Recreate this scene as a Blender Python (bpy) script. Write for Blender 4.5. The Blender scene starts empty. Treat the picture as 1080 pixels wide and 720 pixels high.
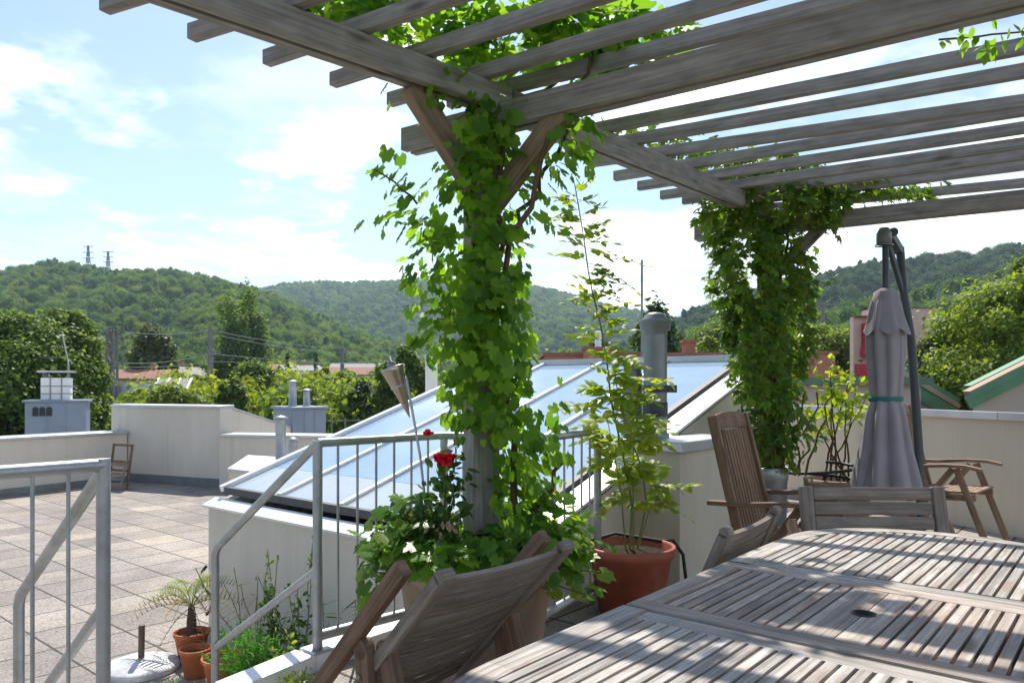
import bpy, bmesh, math, random
import numpy as np
from mathutils import Vector, Matrix

random.seed(7)
rng = np.random.default_rng(11)
R = math.radians
scene = bpy.context.scene
COL = scene.collection

# ------------------------------------------------------------------ camera frame
F, U0, V0, EYE = 790.0, 540.0, 407.0, 1.24      # focal length, principal column, horizon row, eye height
E1 = Vector((0.644, 0.765, 0.0)); E2 = Vector((-0.765, 0.644, 0.0))   # the building's two main directions
Z = Vector((0, 0, 1))
LOW = -0.65                                     # lower terrace level
GROUND = -9.0

def W(u, v, z):
    d = (EYE - z) * F / (v - V0)
    return Vector(((u - U0) / F * d, d, z))
def D(u, d, z=0.0):
    return Vector(((u - U0) / F * d, d, z))
def ZV(v, d):
    return EYE - (v - V0) * d / F

# ------------------------------------------------------------------ materials
def new_mat(name):
    m = bpy.data.materials.new(name); m.use_nodes = True
    nt = m.node_tree; nt.nodes.clear()
    out = nt.nodes.new('ShaderNodeOutputMaterial')
    return m, nt, out
def N(nt, t, **kw):
    n = nt.nodes.new('ShaderNode' + t)
    for k, v in kw.items():
        if k in n.inputs.keys(): n.inputs[k].default_value = v
        else: setattr(n, k, v)
    return n
def ramp(nt, stops):
    r = nt.nodes.new('ShaderNodeValToRGB')
    el = r.color_ramp.elements
    while len(el) < len(stops): el.new(0.5)
    for e, (p, c) in zip(el, stops):
        e.position = p; e.color = tuple(c) + (1,) if len(c) == 3 else c
    return r
def mixc(nt, a, b, fac, mode='MIX'):
    m = nt.nodes.new('ShaderNodeMix'); m.data_type = 'RGBA'; m.blend_type = mode
    for sock, val in ((0, fac), (6, a), (7, b)):
        if hasattr(val, 'is_linked') or hasattr(val, 'links'): nt.links.new(val, m.inputs[sock])
        elif isinstance(val, (tuple, list)): m.inputs[sock].default_value = tuple(val)[:3] + (1,)
        else: m.inputs[sock].default_value = val
    return m.outputs[2]
def coords(nt, kind='Object', scale=(1, 1, 1), rot=(0, 0, 0)):
    tc = N(nt, 'TexCoord'); mp = N(nt, 'Mapping')
    mp.inputs['Scale'].default_value = scale; mp.inputs['Rotation'].default_value = rot
    nt.links.new(tc.outputs[kind], mp.inputs['Vector'])
    return mp.outputs['Vector']
def noise(nt, vec, scale, detail=4, rough=0.6):
    n = N(nt, 'TexNoise'); n.inputs['Scale'].default_value = scale
    n.inputs['Detail'].default_value = detail; n.inputs['Roughness'].default_value = rough
    nt.links.new(vec, n.inputs['Vector'])
    return n.outputs['Fac']
def bsdf(nt, out, color, rough=0.7, metal=0.0, bump=None, bump_d=0.01, spec=0.4):
    p = N(nt, 'BsdfPrincipled')
    if isinstance(color, (tuple, list)): p.inputs['Base Color'].default_value = tuple(color)[:3] + (1,)
    else: nt.links.new(color, p.inputs['Base Color'])
    if isinstance(rough, (int, float)): p.inputs['Roughness'].default_value = rough
    else: nt.links.new(rough, p.inputs['Roughness'])
    p.inputs['Metallic'].default_value = metal
    p.inputs['Specular IOR Level'].default_value = spec
    if bump is not None:
        b = N(nt, 'Bump'); b.inputs['Distance'].default_value = bump_d; b.inputs['Strength'].default_value = 0.8
        nt.links.new(bump, b.inputs['Height']); nt.links.new(b.outputs['Normal'], p.inputs['Normal'])
    nt.links.new(p.outputs[0], out.inputs['Surface'])
    return p

def mat_wood(name, dark, mid, light, patch=None, patch_amt=0.0, island=0.25, rough=0.75):
    m, nt, out = new_mat(name)
    v = coords(nt, 'UV', (2.2, 75, 1)); f = noise(nt, v, 1.0, 6, 0.65)
    v2 = coords(nt, 'UV', (7, 18, 1)); k = noise(nt, v2, 1.0, 3)
    r = ramp(nt, [(0.28, dark), (0.5, mid), (0.75, light)]); nt.links.new(f, r.inputs['Fac'])
    r2 = ramp(nt, [(0.3, (0.72, 0.72, 0.72)), (0.65, (1.12, 1.12, 1.12))]); nt.links.new(k, r2.inputs['Fac'])
    c = mixc(nt, r.outputs['Color'], r2.outputs['Color'], 1.0, 'MULTIPLY')
    g = N(nt, 'NewGeometry')
    ri = ramp(nt, [(0.0, (1 - island,) * 3), (1.0, (1 + island,) * 3)]); nt.links.new(g.outputs['Random Per Island'], ri.inputs['Fac'])
    c = mixc(nt, c, ri.outputs['Color'], 1.0, 'MULTIPLY')
    # knots
    vo = N(nt, 'TexVoronoi'); vo.inputs['Scale'].default_value = 1.0
    nt.links.new(coords(nt, 'UV', (2.3, 9, 1)), vo.inputs['Vector'])
    rk = ramp(nt, [(0.05, (0.25, 0.2, 0.17)), (0.17, (1, 1, 1))]); nt.links.new(vo.outputs['Distance'], rk.inputs['Fac'])
    c = mixc(nt, c, rk.outputs['Color'], 0.8, 'MULTIPLY')
    ck = noise(nt, coords(nt, 'UV', (1.6, 150, 1)), 1.0, 3, .5); rc = ramp(nt, [(0.30, (0.45, 0.42, 0.4)), (0.37, (1, 1, 1))]); nt.links.new(ck, rc.inputs['Fac']); c = mixc(nt, c, rc.outputs['Color'], 0.85, 'MULTIPLY')
    if patch:
        pn = noise(nt, coords(nt, 'UV', (3.5, 22, 1)), 1.0, 5, 0.7)
        rp = ramp(nt, [(0.52, (0, 0, 0)), (0.66, (patch_amt,) * 3)]); nt.links.new(pn, rp.inputs['Fac'])
        c = mixc(nt, c, patch, rp.outputs['Color'])
    bsdf(nt, out, c, rough, 0, f, 0.0025, 0.3)
    return m
def mat_plain(name, color, rough=0.6, metal=0.0, var=0.15, scale=6, spec=0.4, bump=0.0, bscale=80, streak=False):
    m, nt, out = new_mat(name)
    v = coords(nt, 'Object', (1, 1, 0.25 if streak else 1))
    f = noise(nt, v, scale, 5, 0.65)
    lo = tuple(c * (1 - var) for c in color); hi = tuple(min(1, c * (1 + var)) for c in color)
    r = ramp(nt, [(0.3, lo), (0.7, hi)]); nt.links.new(f, r.inputs['Fac'])
    b = noise(nt, coords(nt), bscale, 3) if bump else None
    bsdf(nt, out, r.outputs['Color'], rough, metal, b, bump or 0.01, spec)
    return m
def mat_leaf(name, a, b, trans=0.45, rough=0.42, tcol=None, per_obj=0.0, yellow=None, spec=0.35):
    m, nt, out = new_mat(name)
    g = N(nt, 'NewGeometry')
    st = [(0.0, a), (0.8, b)]
    if yellow: st += [(0.93, yellow)]
    r = ramp(nt, st); nt.links.new(g.outputs['Random Per Island'], r.inputs['Fac'])
    c = r.outputs['Color']
    if per_obj:
        oi = N(nt, 'ObjectInfo')
        ro = ramp(nt, [(0.0, (1 - per_obj * 0.9, 1 - per_obj * 0.55, 1 - per_obj * 0.3)), (0.5, (1, 1, 1)), (1.0, (1 + per_obj * 1.2, 1 + per_obj * 0.7, 1 - per_obj * 0.4))])
        nt.links.new(oi.outputs['Random'], ro.inputs['Fac'])
        c = mixc(nt, c, ro.outputs['Color'], 1.0, 'MULTIPLY')
    p = N(nt, 'BsdfPrincipled'); p.inputs['Roughness'].default_value = rough; p.inputs['Specular IOR Level'].default_value = spec
    nt.links.new(c, p.inputs['Base Color'])
    t = N(nt, 'BsdfTranslucent')
    tc = mixc(nt, c, tcol or (1.5, 1.5, 0.55), 1.0, 'MULTIPLY'); nt.links.new(tc, t.inputs['Color'])
    mx = N(nt, 'MixShader'); mx.inputs[0].default_value = trans
    nt.links.new(p.outputs[0], mx.inputs[1]); nt.links.new(t.outputs[0], mx.inputs[2])
    nt.links.new(mx.outputs[0], out.inputs['Surface'])
    return m
def mat_tiles(name, base, tile, rot, dirt=0.25):
    m, nt, out = new_mat(name)
    v = coords(nt, 'Object', (1, 1, 1), (0, 0, rot))
    b = N(nt, 'TexBrick'); b.offset = 0.0; b.squash = 1.0
    b.inputs['Scale'].default_value = 1.0; b.inputs['Mortar Size'].default_value = 0.010
    b.inputs['Brick Width'].default_value = tile; b.inputs['Row Height'].default_value = tile
    b.inputs['Mortar Smooth'].default_value = 0.2; b.inputs['Bias'].default_value = -0.15
    b.inputs['Color1'].default_value = tuple(c * 0.93 for c in base) + (1,)
    b.inputs['Color2'].default_value = tuple(min(1, c * 1.08) for c in base) + (1,)
    b.inputs['Mortar'].default_value = (0.085, 0.08, 0.07, 1)
    nt.links.new(v, b.inputs['Vector'])
    # a few replaced, paler slabs
    wn = N(nt, 'TexWhiteNoise'); wn.noise_dimensions = '2D'
    fl = N(nt, 'VectorMath', operation='FLOOR'); sc = N(nt, 'VectorMath', operation='SCALE'); sc.inputs['Scale'].default_value = 1 / tile
    nt.links.new(v, sc.inputs[0]); nt.links.new(sc.outputs[0], fl.inputs[0]); nt.links.new(fl.outputs[0], wn.inputs['Vector'])
    rp = ramp(nt, [(0.0, (0.82, 0.81, 0.83)), (0.5, (1, 1, 1)), (0.90, (1.06, 1.04, 1.0)), (0.94, (1.28, 1.25, 1.16))]); nt.links.new(wn.outputs['Value'], rp.inputs['Fac'])
    c = mixc(nt, b.outputs['Color'], rp.outputs['Color'], 1.0, 'MULTIPLY')
    sp = noise(nt, v, 55, 2, 0.8); rs = ramp(nt, [(0.36, (0.6, 0.57, 0.54)), (0.5, (1, 1, 1)), (0.66, (1.25, 1.22, 1.18))]); nt.links.new(sp, rs.inputs['Fac'])
    c = mixc(nt, c, rs.outputs['Color'], 1.0, 'MULTIPLY')
    dn = noise(nt, v, 0.9, 6, 0.7); rd = ramp(nt, [(0.35, (1 - dirt * 1.4,) * 3), (0.62, (1.06,) * 3)]); nt.links.new(dn, rd.inputs['Fac'])
    c = mixc(nt, c, rd.outputs['Color'], 1.0, 'MULTIPLY')
    bsdf(nt, out, c, 0.85, 0, sp, 0.004, 0.3)
    return m
def mat_plaster(name, color):
    m, nt, out = new_mat(name)
    f = noise(nt, coords(nt, 'Object', (1, 1, 0.35)), 1.4, 6, 0.7)
    r = ramp(nt, [(0.3, tuple(c * 0.88 for c in color)), (0.6, color), (0.8, tuple(min(1, c * 1.04) for c in color))]); nt.links.new(f, r.inputs['Fac'])
    s = noise(nt, coords(nt, 'Object', (3.5, 3.5, 0.35)), 1.0, 6, 0.75)
    rs = ramp(nt, [(0.4, (0.9, 0.9, 0.88)), (0.55, (1, 1, 1))]); nt.links.new(s, rs.inputs['Fac'])
    c = mixc(nt, r.outputs['Color'], rs.outputs['Color'], 0.4, 'MULTIPLY')
    sn = noise(nt, coords(nt, 'Object', (6, 6, .22)), 1.0, 5, .65); rn = ramp(nt, [(0.60, (1, 1, 1)), (0.78, (.72, .70, .66))]); nt.links.new(sn, rn.inputs['Fac']); c = mixc(nt, c, rn.outputs['Color'], 0.7, 'MULTIPLY')
    bsdf(nt, out, c, 0.9, 0, noise(nt, coords(nt), 140, 3), 0.003, 0.2)
    return m

M = {}
M['pergola'] = mat_wood('weathered_pergola_wood', (0.205, 0.184, 0.166), (0.315, 0.288, 0.262), (0.425, 0.393, 0.36), (0.26, 0.17, 0.11), 0.25, 0.14)
M['brace'] = mat_wood('brown_brace_wood', (0.18, 0.12, 0.075), (0.29, 0.205, 0.14), (0.38, 0.285, 0.205), None, 0, 0.1)
M['teak_grey'] = mat_wood('silvered_teak', (0.17, 0.142, 0.118), (0.40, 0.36, 0.315), (0.64, 0.60, 0.545), (0.27, 0.185, 0.13), 0.75, 0.2)
M['teak_mid'] = mat_wood('part_worn_teak', (0.22, 0.175, 0.14), (0.38, 0.315, 0.262), (0.55, 0.485, 0.42), (0.33, 0.20, 0.13), 0.85, 0.24)
M['teak_chair'] = mat_wood('grey_brown_teak', (0.13, 0.102, 0.082), (0.24, 0.198, 0.162), (0.37, 0.32, 0.27), (0.20, 0.13, 0.085), 0.4, 0.14)
M['teak_shaded'] = mat_wood('shaded_weathered_teak', (0.11, 0.086, 0.068), (0.215, 0.175, 0.142), (0.34, 0.29, 0.242), (0.17, 0.105, 0.065), 0.4, 0.18)  # grey-brown teak darkened: the near chair's shade put into its colour
M['teak_brown'] = mat_wood('brown_teak', (0.115, 0.066, 0.04), (0.20, 0.122, 0.076), (0.29, 0.19, 0.125), None, 0, 0.14)
M['teak_warm'] = mat_wood('warm_teak', (0.175, 0.105, 0.065), (0.285, 0.185, 0.12), (0.39, 0.275, 0.195), None, 0, 0.1)
M['plaster'] = mat_plaster('cream_plaster', (0.665, 0.61, 0.515))
M['plaster_warm'] = mat_plaster('warm_cream_plaster', (0.60, 0.55, 0.445))
M['cap'] = mat_plain('grey_sheet_metal', (0.50, 0.515, 0.53), 0.38, 0.55, 0.12, 3, 0.5)
M['cap_white'] = mat_plain('white_sheet_metal', (0.76, 0.77, 0.78), 0.4, 0.1, 0.06, 3, 0.5)
M['cap_dark'] = mat_plain('dark_rubber_seal', (0.06, 0.062, 0.066), 0.55, 0.0, 0.2, 8)
M['zinc'] = mat_plain('zinc_flue_metal', (0.21, 0.228, 0.222), 0.45, 0.4, 0.15, 5)
M['galv'] = mat_plain('galvanised_steel', (0.36, 0.375, 0.38), 0.45, 0.65, 0.22, 9, 0.5)
M['bluegrey'] = mat_plain('blue_grey_painted_metal', (0.20, 0.24, 0.30), 0.5, 0.1, 0.08, 2)
M['white'] = mat_plain('white_render', (0.78, 0.78, 0.77), 0.7, 0, 0.06, 4)
M['black'] = mat_plain('black_plastic', (0.02, 0.02, 0.02), 0.5, 0, 0.1)
M['redpot'] = mat_plain('red_brown_plastic', (0.36, 0.10, 0.058), 0.5, 0, 0.3, 5, 0.4)
M['terracotta'] = mat_plain('terracotta', (0.50, 0.17, 0.075), 0.8, 0, 0.2, 9, 0.2, 0.002)
M['beigepot'] = mat_plain('beige_clay', (0.36, 0.27, 0.20), 0.8, 0, 0.18, 6, 0.2, 0.002)
M['soil'] = mat_plain('potting_soil', (0.045, 0.032, 0.022), 0.95, 0, 0.4, 30, 0.1, 0.02, 60)
M['stem'] = mat_plain('brown_vine_bark', (0.12, 0.075, 0.045), 0.85, 0, 0.3, 30, 0.2)
M['stem_green'] = mat_plain('green_stem', (0.16, 0.20, 0.06), 0.6, 0, 0.2, 20)
M['bark'] = mat_plain('tree_bark', (0.10, 0.078, 0.055), 0.9, 0, 0.35, 4, 0.2)
M['cloth'] = mat_plain('mauve_grey_canvas', (0.30, 0.27, 0.29), 0.9, 0, 0.1, 5, 0.2, 0.001, 400)
M['teal'] = mat_plain('teal_strap', (0.025, 0.15, 0.135), 0.7, 0, 0.1)
M['umbmetal'] = mat_plain('anthracite_powder_coat', (0.065, 0.075, 0.08), 0.5, 0.2, 0.1, 6)
M['red'] = mat_plain('red_paint', (0.50, 0.02, 0.045), 0.5, 0, 0.1)
M['pink'] = mat_plain('pale_pink_render', (0.68, 0.46, 0.39), 0.85, 0, 0.06, 1.0)
M['salmon'] = mat_plain('salmon_brick', (0.40, 0.17, 0.11), 0.9, 0, 0.15, 3)
M['beige_house'] = mat_plain('beige_house_render', (0.46, 0.36, 0.31), 0.9, 0, 0.06, 1)
M['green_metal'] = mat_plain('green_roof_metal', (0.10, 0.215, 0.125), 0.55, 0.1, 0.15, 2)
M['green_dark'] = mat_plain('green_fascia', (0.10, 0.17, 0.12), 0.6, 0, 0.15, 2)
M['tan'] = mat_plain('tan_roof_board', (0.42, 0.30, 0.2), 0.8, 0, 0.1, 2)
M['rooftile'] = mat_plain('red_roof_tiles', (0.27, 0.125, 0.09), 0.85, 0, 0.25, 2.5)
M['greyroof'] = mat_plain('grey_roof', (0.25, 0.24, 0.24), 0.8, 0, 0.2, 1)
M['housewall'] = mat_plain('pale_house_wall', (0.58, 0.53, 0.46), 0.9, 0, 0.08, 1)
M['window'] = mat_plain('dark_window_glass', (0.03, 0.035, 0.045), 0.12, 0, 0.1, 1, 0.6)
M['pole'] = mat_plain('concrete_pole', (0.22, 0.21, 0.20), 0.85, 0, 0.2, 2)
M['wire'] = mat_plain('grey_cable', (0.34, 0.35, 0.36), 0.6, 0.2, 0.1)
M['steel_pylon'] = mat_plain('pylon_steel', (0.16, 0.17, 0.19), 0.6, 0.3, 0.1)
M['flower'] = mat_plain('red_petals', (0.62, 0.008, 0.018), 0.55, 0, 0.25, 40)
M['whiteflower'] = mat_plain('white_petals', (0.8, 0.8, 0.78), 0.6, 0, 0.1)
M['brass'] = mat_plain('brushed_bronze_steel', (0.42, 0.36, 0.29), 0.3, 0.9, 0.12, 14)
M['rod'] = mat_plain('grey_rod', (0.42, 0.44, 0.44), 0.4, 0.5, 0.1)
M['lower_tiles'] = mat_tiles('washed_concrete_slabs', (0.36, 0.318, 0.278), 0.5, -R(49.9), 0.22)
M['upper_tiles'] = mat_tiles('washed_gravel_slabs', (0.36, 0.32, 0.28), 0.4, -R(49.9), 0.3)
M['concrete'] = mat_plain('painted_concrete', (0.42, 0.42, 0.42), 0.8, 0, 0.18, 3, 0.3, 0.002, 60)
M['disc'] = mat_plain('worn_white_disc', (0.62, 0.61, 0.60), 0.55, 0, 0.3, 12)
M['rusty'] = mat_plain('rusty_tube', (0.17, 0.12, 0.09), 0.7, 0.3, 0.3, 30)
M['ground'] = mat_plain('valley_grass', (0.075, 0.11, 0.03), 0.95, 0, 0.4, 0.05, 0.1)
M['hillsoil'] = mat_plain('forest_floor', (0.05, 0.085, 0.028), 0.95, 0, 0.35, 0.05, 0.1)
M['blind'] = mat_plain('pale_roller_blind', (0.60, 0.68, 0.75), 0.8, 0, 0.05, 1.0)
M['blind_white'] = mat_plain('white_inner_lining', (0.80, 0.80, 0.79), 0.8, 0, 0.05, 1.0)

def mat_glass(name, color):
    m, nt, out = new_mat(name)
    f = noise(nt, coords(nt), 1.6, 6, .7); r = ramp(nt, [(.3, tuple(c * .84 for c in color)), (.7, color)]); nt.links.new(f, r.inputs['Fac'])
    p = bsdf(nt, out, r.outputs['Color'], .06, 0, None, 0, .9); p.inputs['IOR'].default_value = 1.6
    return m
M['glass'] = mat_glass('sky_painted_glass', (.32, .44, .55)); M['glass_white'] = mat_glass('cloud_painted_glass', (.48, .53, .56))  # reflected sky blue and cloud white put into the pane colours

M['vine'] = mat_leaf('grape_leaf', (0.07, 0.16, 0.02), (0.18, 0.305, 0.036), 0.64, 0.45, (2.0, 2.05, 0.7), 0, (0.20, 0.31, 0.04))
M['creeper'] = mat_leaf('creeper_leaf', (0.08, 0.17, 0.028), (0.16, 0.265, 0.04), 0.58, 0.4, (1.8, 1.7, 0.45), 0, (0.17, 0.17, 0.04))
M['wisteria'] = mat_leaf('wisteria_leaf', (0.18, 0.28, 0.034), (0.29, 0.39, 0.05), 0.58, 0.45, (1.7, 1.55, 0.4), 0, (0.32, 0.34, 0.05))
M['geranium'] = mat_leaf('broad_green_leaf', (0.075, 0.18, 0.022), (0.16, 0.30, 0.035), 0.55, 0.35, (1.7, 1.6, 0.45), 0, (0.20, 0.30, 0.04))
M['rose'] = mat_leaf('rose_leaf', (0.035, 0.08, 0.018), (0.075, 0.14, 0.03), 0.35, 0.35)
M['palm'] = mat_leaf('palm_leaf', (0.16, 0.22, 0.05), (0.30, 0.33, 0.09), 0.35, 0.5, (1.3, 1.2, 0.6))
M['palmdry'] = mat_leaf('dry_palm_leaf', (0.34, 0.25, 0.13), (0.48, 0.36, 0.22), 0.3, 0.7, (1, 0.95, 0.8))
M['fern'] = mat_leaf('feathery_green', (0.07, 0.24, 0.028), (0.13, 0.36, 0.045), 0.45, 0.5)
M['weed'] = mat_leaf('weed_leaf', (0.04, 0.085, 0.022), (0.10, 0.16, 0.04), 0.35, 0.5)
M['tree'] = mat_leaf('tree_foliage', (0.075, 0.14, 0.026), (0.165, 0.245, 0.042), 0.52, 0.5, (1.5, 1.4, 0.5))
M['tree_light'] = mat_leaf('light_tree_foliage', (0.14, 0.22, 0.035), (0.24, 0.32, 0.05), 0.55, 0.5, (1.5, 1.4, 0.45))
M['tree_dark'] = mat_leaf('dark_tree_foliage', (0.03, 0.065, 0.022), (0.065, 0.115, 0.03), 0.3, 0.5)
M['tree_olive'] = mat_leaf('olive_tree_foliage', (0.075, 0.105, 0.028), (0.15, 0.18, 0.05), 0.38, 0.5)
M['forest'] = mat_leaf('forest_foliage', (0.09, 0.155, 0.036), (0.15, 0.235, 0.054), 0.48, 0.6, None, 0.5, None, 0.2)
M['forest_dark'] = mat_leaf('dark_ridge_foliage', (0.05, 0.095, 0.036), (0.09, 0.15, 0.055), 0.25, 0.6, None, 0.4, None, 0.2)
M['scrub'] = mat_leaf('valley_scrub_foliage', (0.15, 0.215, 0.032), (0.25, 0.31, 0.052), 0.5, 0.6, None, 0.35, None, 0.2)

# ------------------------------------------------------------------ mesh builder
class MB:
    def __init__(s): s.v = []; s.f = []; s.uv = []; s.sm = []
    def add(s, verts, faces, uvs=None, smooth=False):
        o = len(s.v); s.v += [Vector(p) for p in verts]
        for i, f in enumerate(faces):
            s.f.append([o + k for k in f]); s.sm.append(smooth)
            s.uv.append(uvs[i] if uvs else [(verts[k][0] + verts[k][2] * 0.7, verts[k][1] + verts[k][2] * 0.7) for k in f])
    def bar(s, p0, p1, w, h, up=(0, 0, 1), ends=None):
        """board from p0 to p1: w across, h along up"""
        p0 = Vector(p0); p1 = Vector(p1); a = (p1 - p0); L = a.length; a = a / L
        up = Vector(up); up = up - a * up.dot(a)
        if up.length < 1e-4: up = Vector((1, 0, 0)) - a * a.x
        up.normalize(); sd = a.cross(up)
        vs = []; co = []
        for t, p in ((0, p0), (L, p1)):
            for i, j in ((-1, -1), (1, -1), (1, 1), (-1, 1)):
                vs.append(p + sd * (w / 2 * i) + up * (h / 2 * j)); co.append((t, w / 2 * i, h / 2 * j))
        fs = [(0, 1, 2, 3), (7, 6, 5, 4), (0, 4, 5, 1), (1, 5, 6, 2), (2, 6, 7, 3), (3, 7, 4, 0)]
        ou, ov = random.random() * 40, random.random() * 40
        uv = []
        for n, f in enumerate(fs):
            if n < 2: uv.append([(ou + co[k][1], ov + co[k][2]) for k in f])
            else: uv.append([(ou + co[k][0], ov + co[k][1] + co[k][2]) for k in f])
        s.add(vs, fs, uv)
    def box(s, c, sx, sy, sz, ax=(1, 0, 0)):
        """box on base centre c"""
        c = Vector(c); ax = Vector(ax).normalized()
        s.bar(c - ax * sx / 2 + Z * sz / 2, c + ax * sx / 2 + Z * sz / 2, sy, sz)
    def tube(s, pts, r, seg=10, cap=True, uvr=True):
        pts = [Vector(p) for p in pts]; n = len(pts)
        rs = r if isinstance(r, (list, tuple)) else [r] * n
        ring = []; prev = None; vs = []; uvs = []; L = 0; Ls = []
        for i, p in enumerate(pts):
            t = (pts[min(i + 1, n - 1)] - pts[max(i - 1, 0)]).normalized()
            if prev is None:
                a = t.orthogonal().normalized()
            else:
                a = prev - t * prev.dot(t); a.normalize()
            prev = a; b = t.cross(a)
            if i: L += (p - pts[i - 1]).length
            Ls.append(L)
            for k in range(seg):
                th = 2 * math.pi * k / seg
                vs.append(p + (a * math.cos(th) + b * math.sin(th)) * rs[i])
        fs = []
        for i in range(n - 1):
            for k in range(seg):
                k2 = (k + 1) % seg
                fs.append((i * seg + k, i * seg + k2, (i + 1) * seg + k2, (i + 1) * seg + k))
                uvs.append([(Ls[i], k * .02), (Ls[i], (k + 1) * .02), (Ls[i + 1], (k + 1) * .02), (Ls[i + 1], k * .02)])
        s.add(vs, fs, uvs, True)
        if cap:
            s.add(vs[:seg], [tuple(range(seg))[::-1]], None); s.add(vs[-seg:], [tuple(range(seg))], None)
    def lathe(s, prof, seg=32, c=(0, 0, 0), star=None, ax=None, smooth=True, zs=None):
        c = Vector(c); vs = []; n = len(prof)
        for i, (r, z) in enumerate(prof):
            for k in range(seg):
                th = 2 * math.pi * k / seg
                rr = r * (1 + (star(th, z) if star else 0))
                vs.append(c + Vector((rr * math.cos(th), rr * math.sin(th), z + (zs(th, z) if zs else 0))))
        if ax is not None:
            q = Z.rotation_difference(Vector(ax)); vs = [c + q @ (p - c) for p in vs]
        fs = [(i * seg + k, i * seg + (k + 1) % seg, (i + 1) * seg + (k + 1) % seg, (i + 1) * seg + k) for i in range(n - 1) for k in range(seg)]
        s.add(vs, fs, None, smooth)
    def disc(s, c, r, z, seg=32):
        s.add([(c[0] + r * math.cos(2 * math.pi * k / seg), c[1] + r * math.sin(2 * math.pi * k / seg), z) for k in range(seg)], [tuple(range(seg))])
    def prism(s, poly, z0, z1):
        """vertical prism; z0/z1 numbers or per-vertex lists"""
        n = len(poly)
        a = z0 if isinstance(z0, (list, tuple)) else [z0] * n
        b = z1 if isinstance(z1, (list, tuple)) else [z1] * n
        vs = [(p[0], p[1], a[i]) for i, p in enumerate(poly)] + [(p[0], p[1], b[i]) for i, p in enumerate(poly)]
        fs = [tuple(range(n))[::-1], tuple(range(n, 2 * n))] + [(i, (i + 1) % n, n + (i + 1) % n, n + i) for i in range(n)]
        s.add(vs, fs)
    def slab(s, quad, th):
        """plate from 4 world points, thickened downwards along its normal"""
        q = [Vector(p) for p in quad]; n = (q[1] - q[0]).cross(q[3] - q[0]).normalized()
        if n.z < 0: n = -n
        s.add(q + [p - n * th for p in q], [(0, 1, 2, 3), (7, 6, 5, 4), (0, 4, 5, 1), (1, 5, 6, 2), (2, 6, 7, 3), (3, 7, 4, 0)])
    def build(s, name, mat, parent=None, local=False, bevel=0.0, origin=None):
        vs = s.v
        if parent is not None and not local:
            inv = mats[root_of(parent)].inverted(); vs = [inv @ p for p in vs]
        if origin is not None:
            o_ = Vector(origin); vs = [p - o_ for p in vs]
        me = bpy.data.meshes.new(name)
        me.from_pydata([tuple(p) for p in vs], [], s.f)
        ul = me.uv_layers.new(name='UVMap')
        flat = [c for f in s.uv for uv in f for c in uv]
        ul.data.foreach_set('uv', flat)
        me.polygons.foreach_set('use_smooth', s.sm)
        bm = bmesh.new(); bm.from_mesh(me); bmesh.ops.recalc_face_normals(bm, faces=bm.faces); bm.to_mesh(me); bm.free()
        me.materials.append(mat); me.update()
        o = bpy.data.objects.new(name, me); COL.objects.link(o)
        if origin is not None: o.location = origin
        if parent is not None: o.parent = parent
        if bevel:
            b = o.modifiers.new('bevel', 'BEVEL'); b.width = bevel; b.segments = 2; b.limit_method = 'ANGLE'; b.angle_limit = R(40)
            b.harden_normals = False
        return o
mats = {}
def root_of(o):
    while o.parent is not None: o = o.parent
    return o.name
def tag(o, label, cat, group=None, kind=None):
    if label: o['label'] = label
    if cat: o['category'] = cat
    if group: o['group'] = group
    if kind: o['kind'] = kind
    return o
def thing(name, label, cat, loc=(0, 0, 0), rz=0.0, group=None):
    o = bpy.data.objects.new(name, None); COL.objects.link(o)
    o.location = loc; o.rotation_euler = (0, 0, rz); o.empty_display_size = 0.1
    mats[o.name] = Matrix.Translation(Vector(loc)) @ Matrix.Rotation(rz, 4, 'Z')
    return tag(o, label, cat, group)
def dup(root, loc, rz, label, group=None):
    r = root.copy(); COL.objects.link(r); r.location = loc; r.rotation_euler = (0, 0, rz)
    r['label'] = label
    if group: r['group'] = group
    for ch in list(root.children):
        c = ch.copy(); COL.objects.link(c); c.parent = r
        for g in list(ch.children):
            d = g.copy(); COL.objects.link(d); d.parent = c
    return r
def structure(o): o['kind'] = 'structure'; return o

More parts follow.
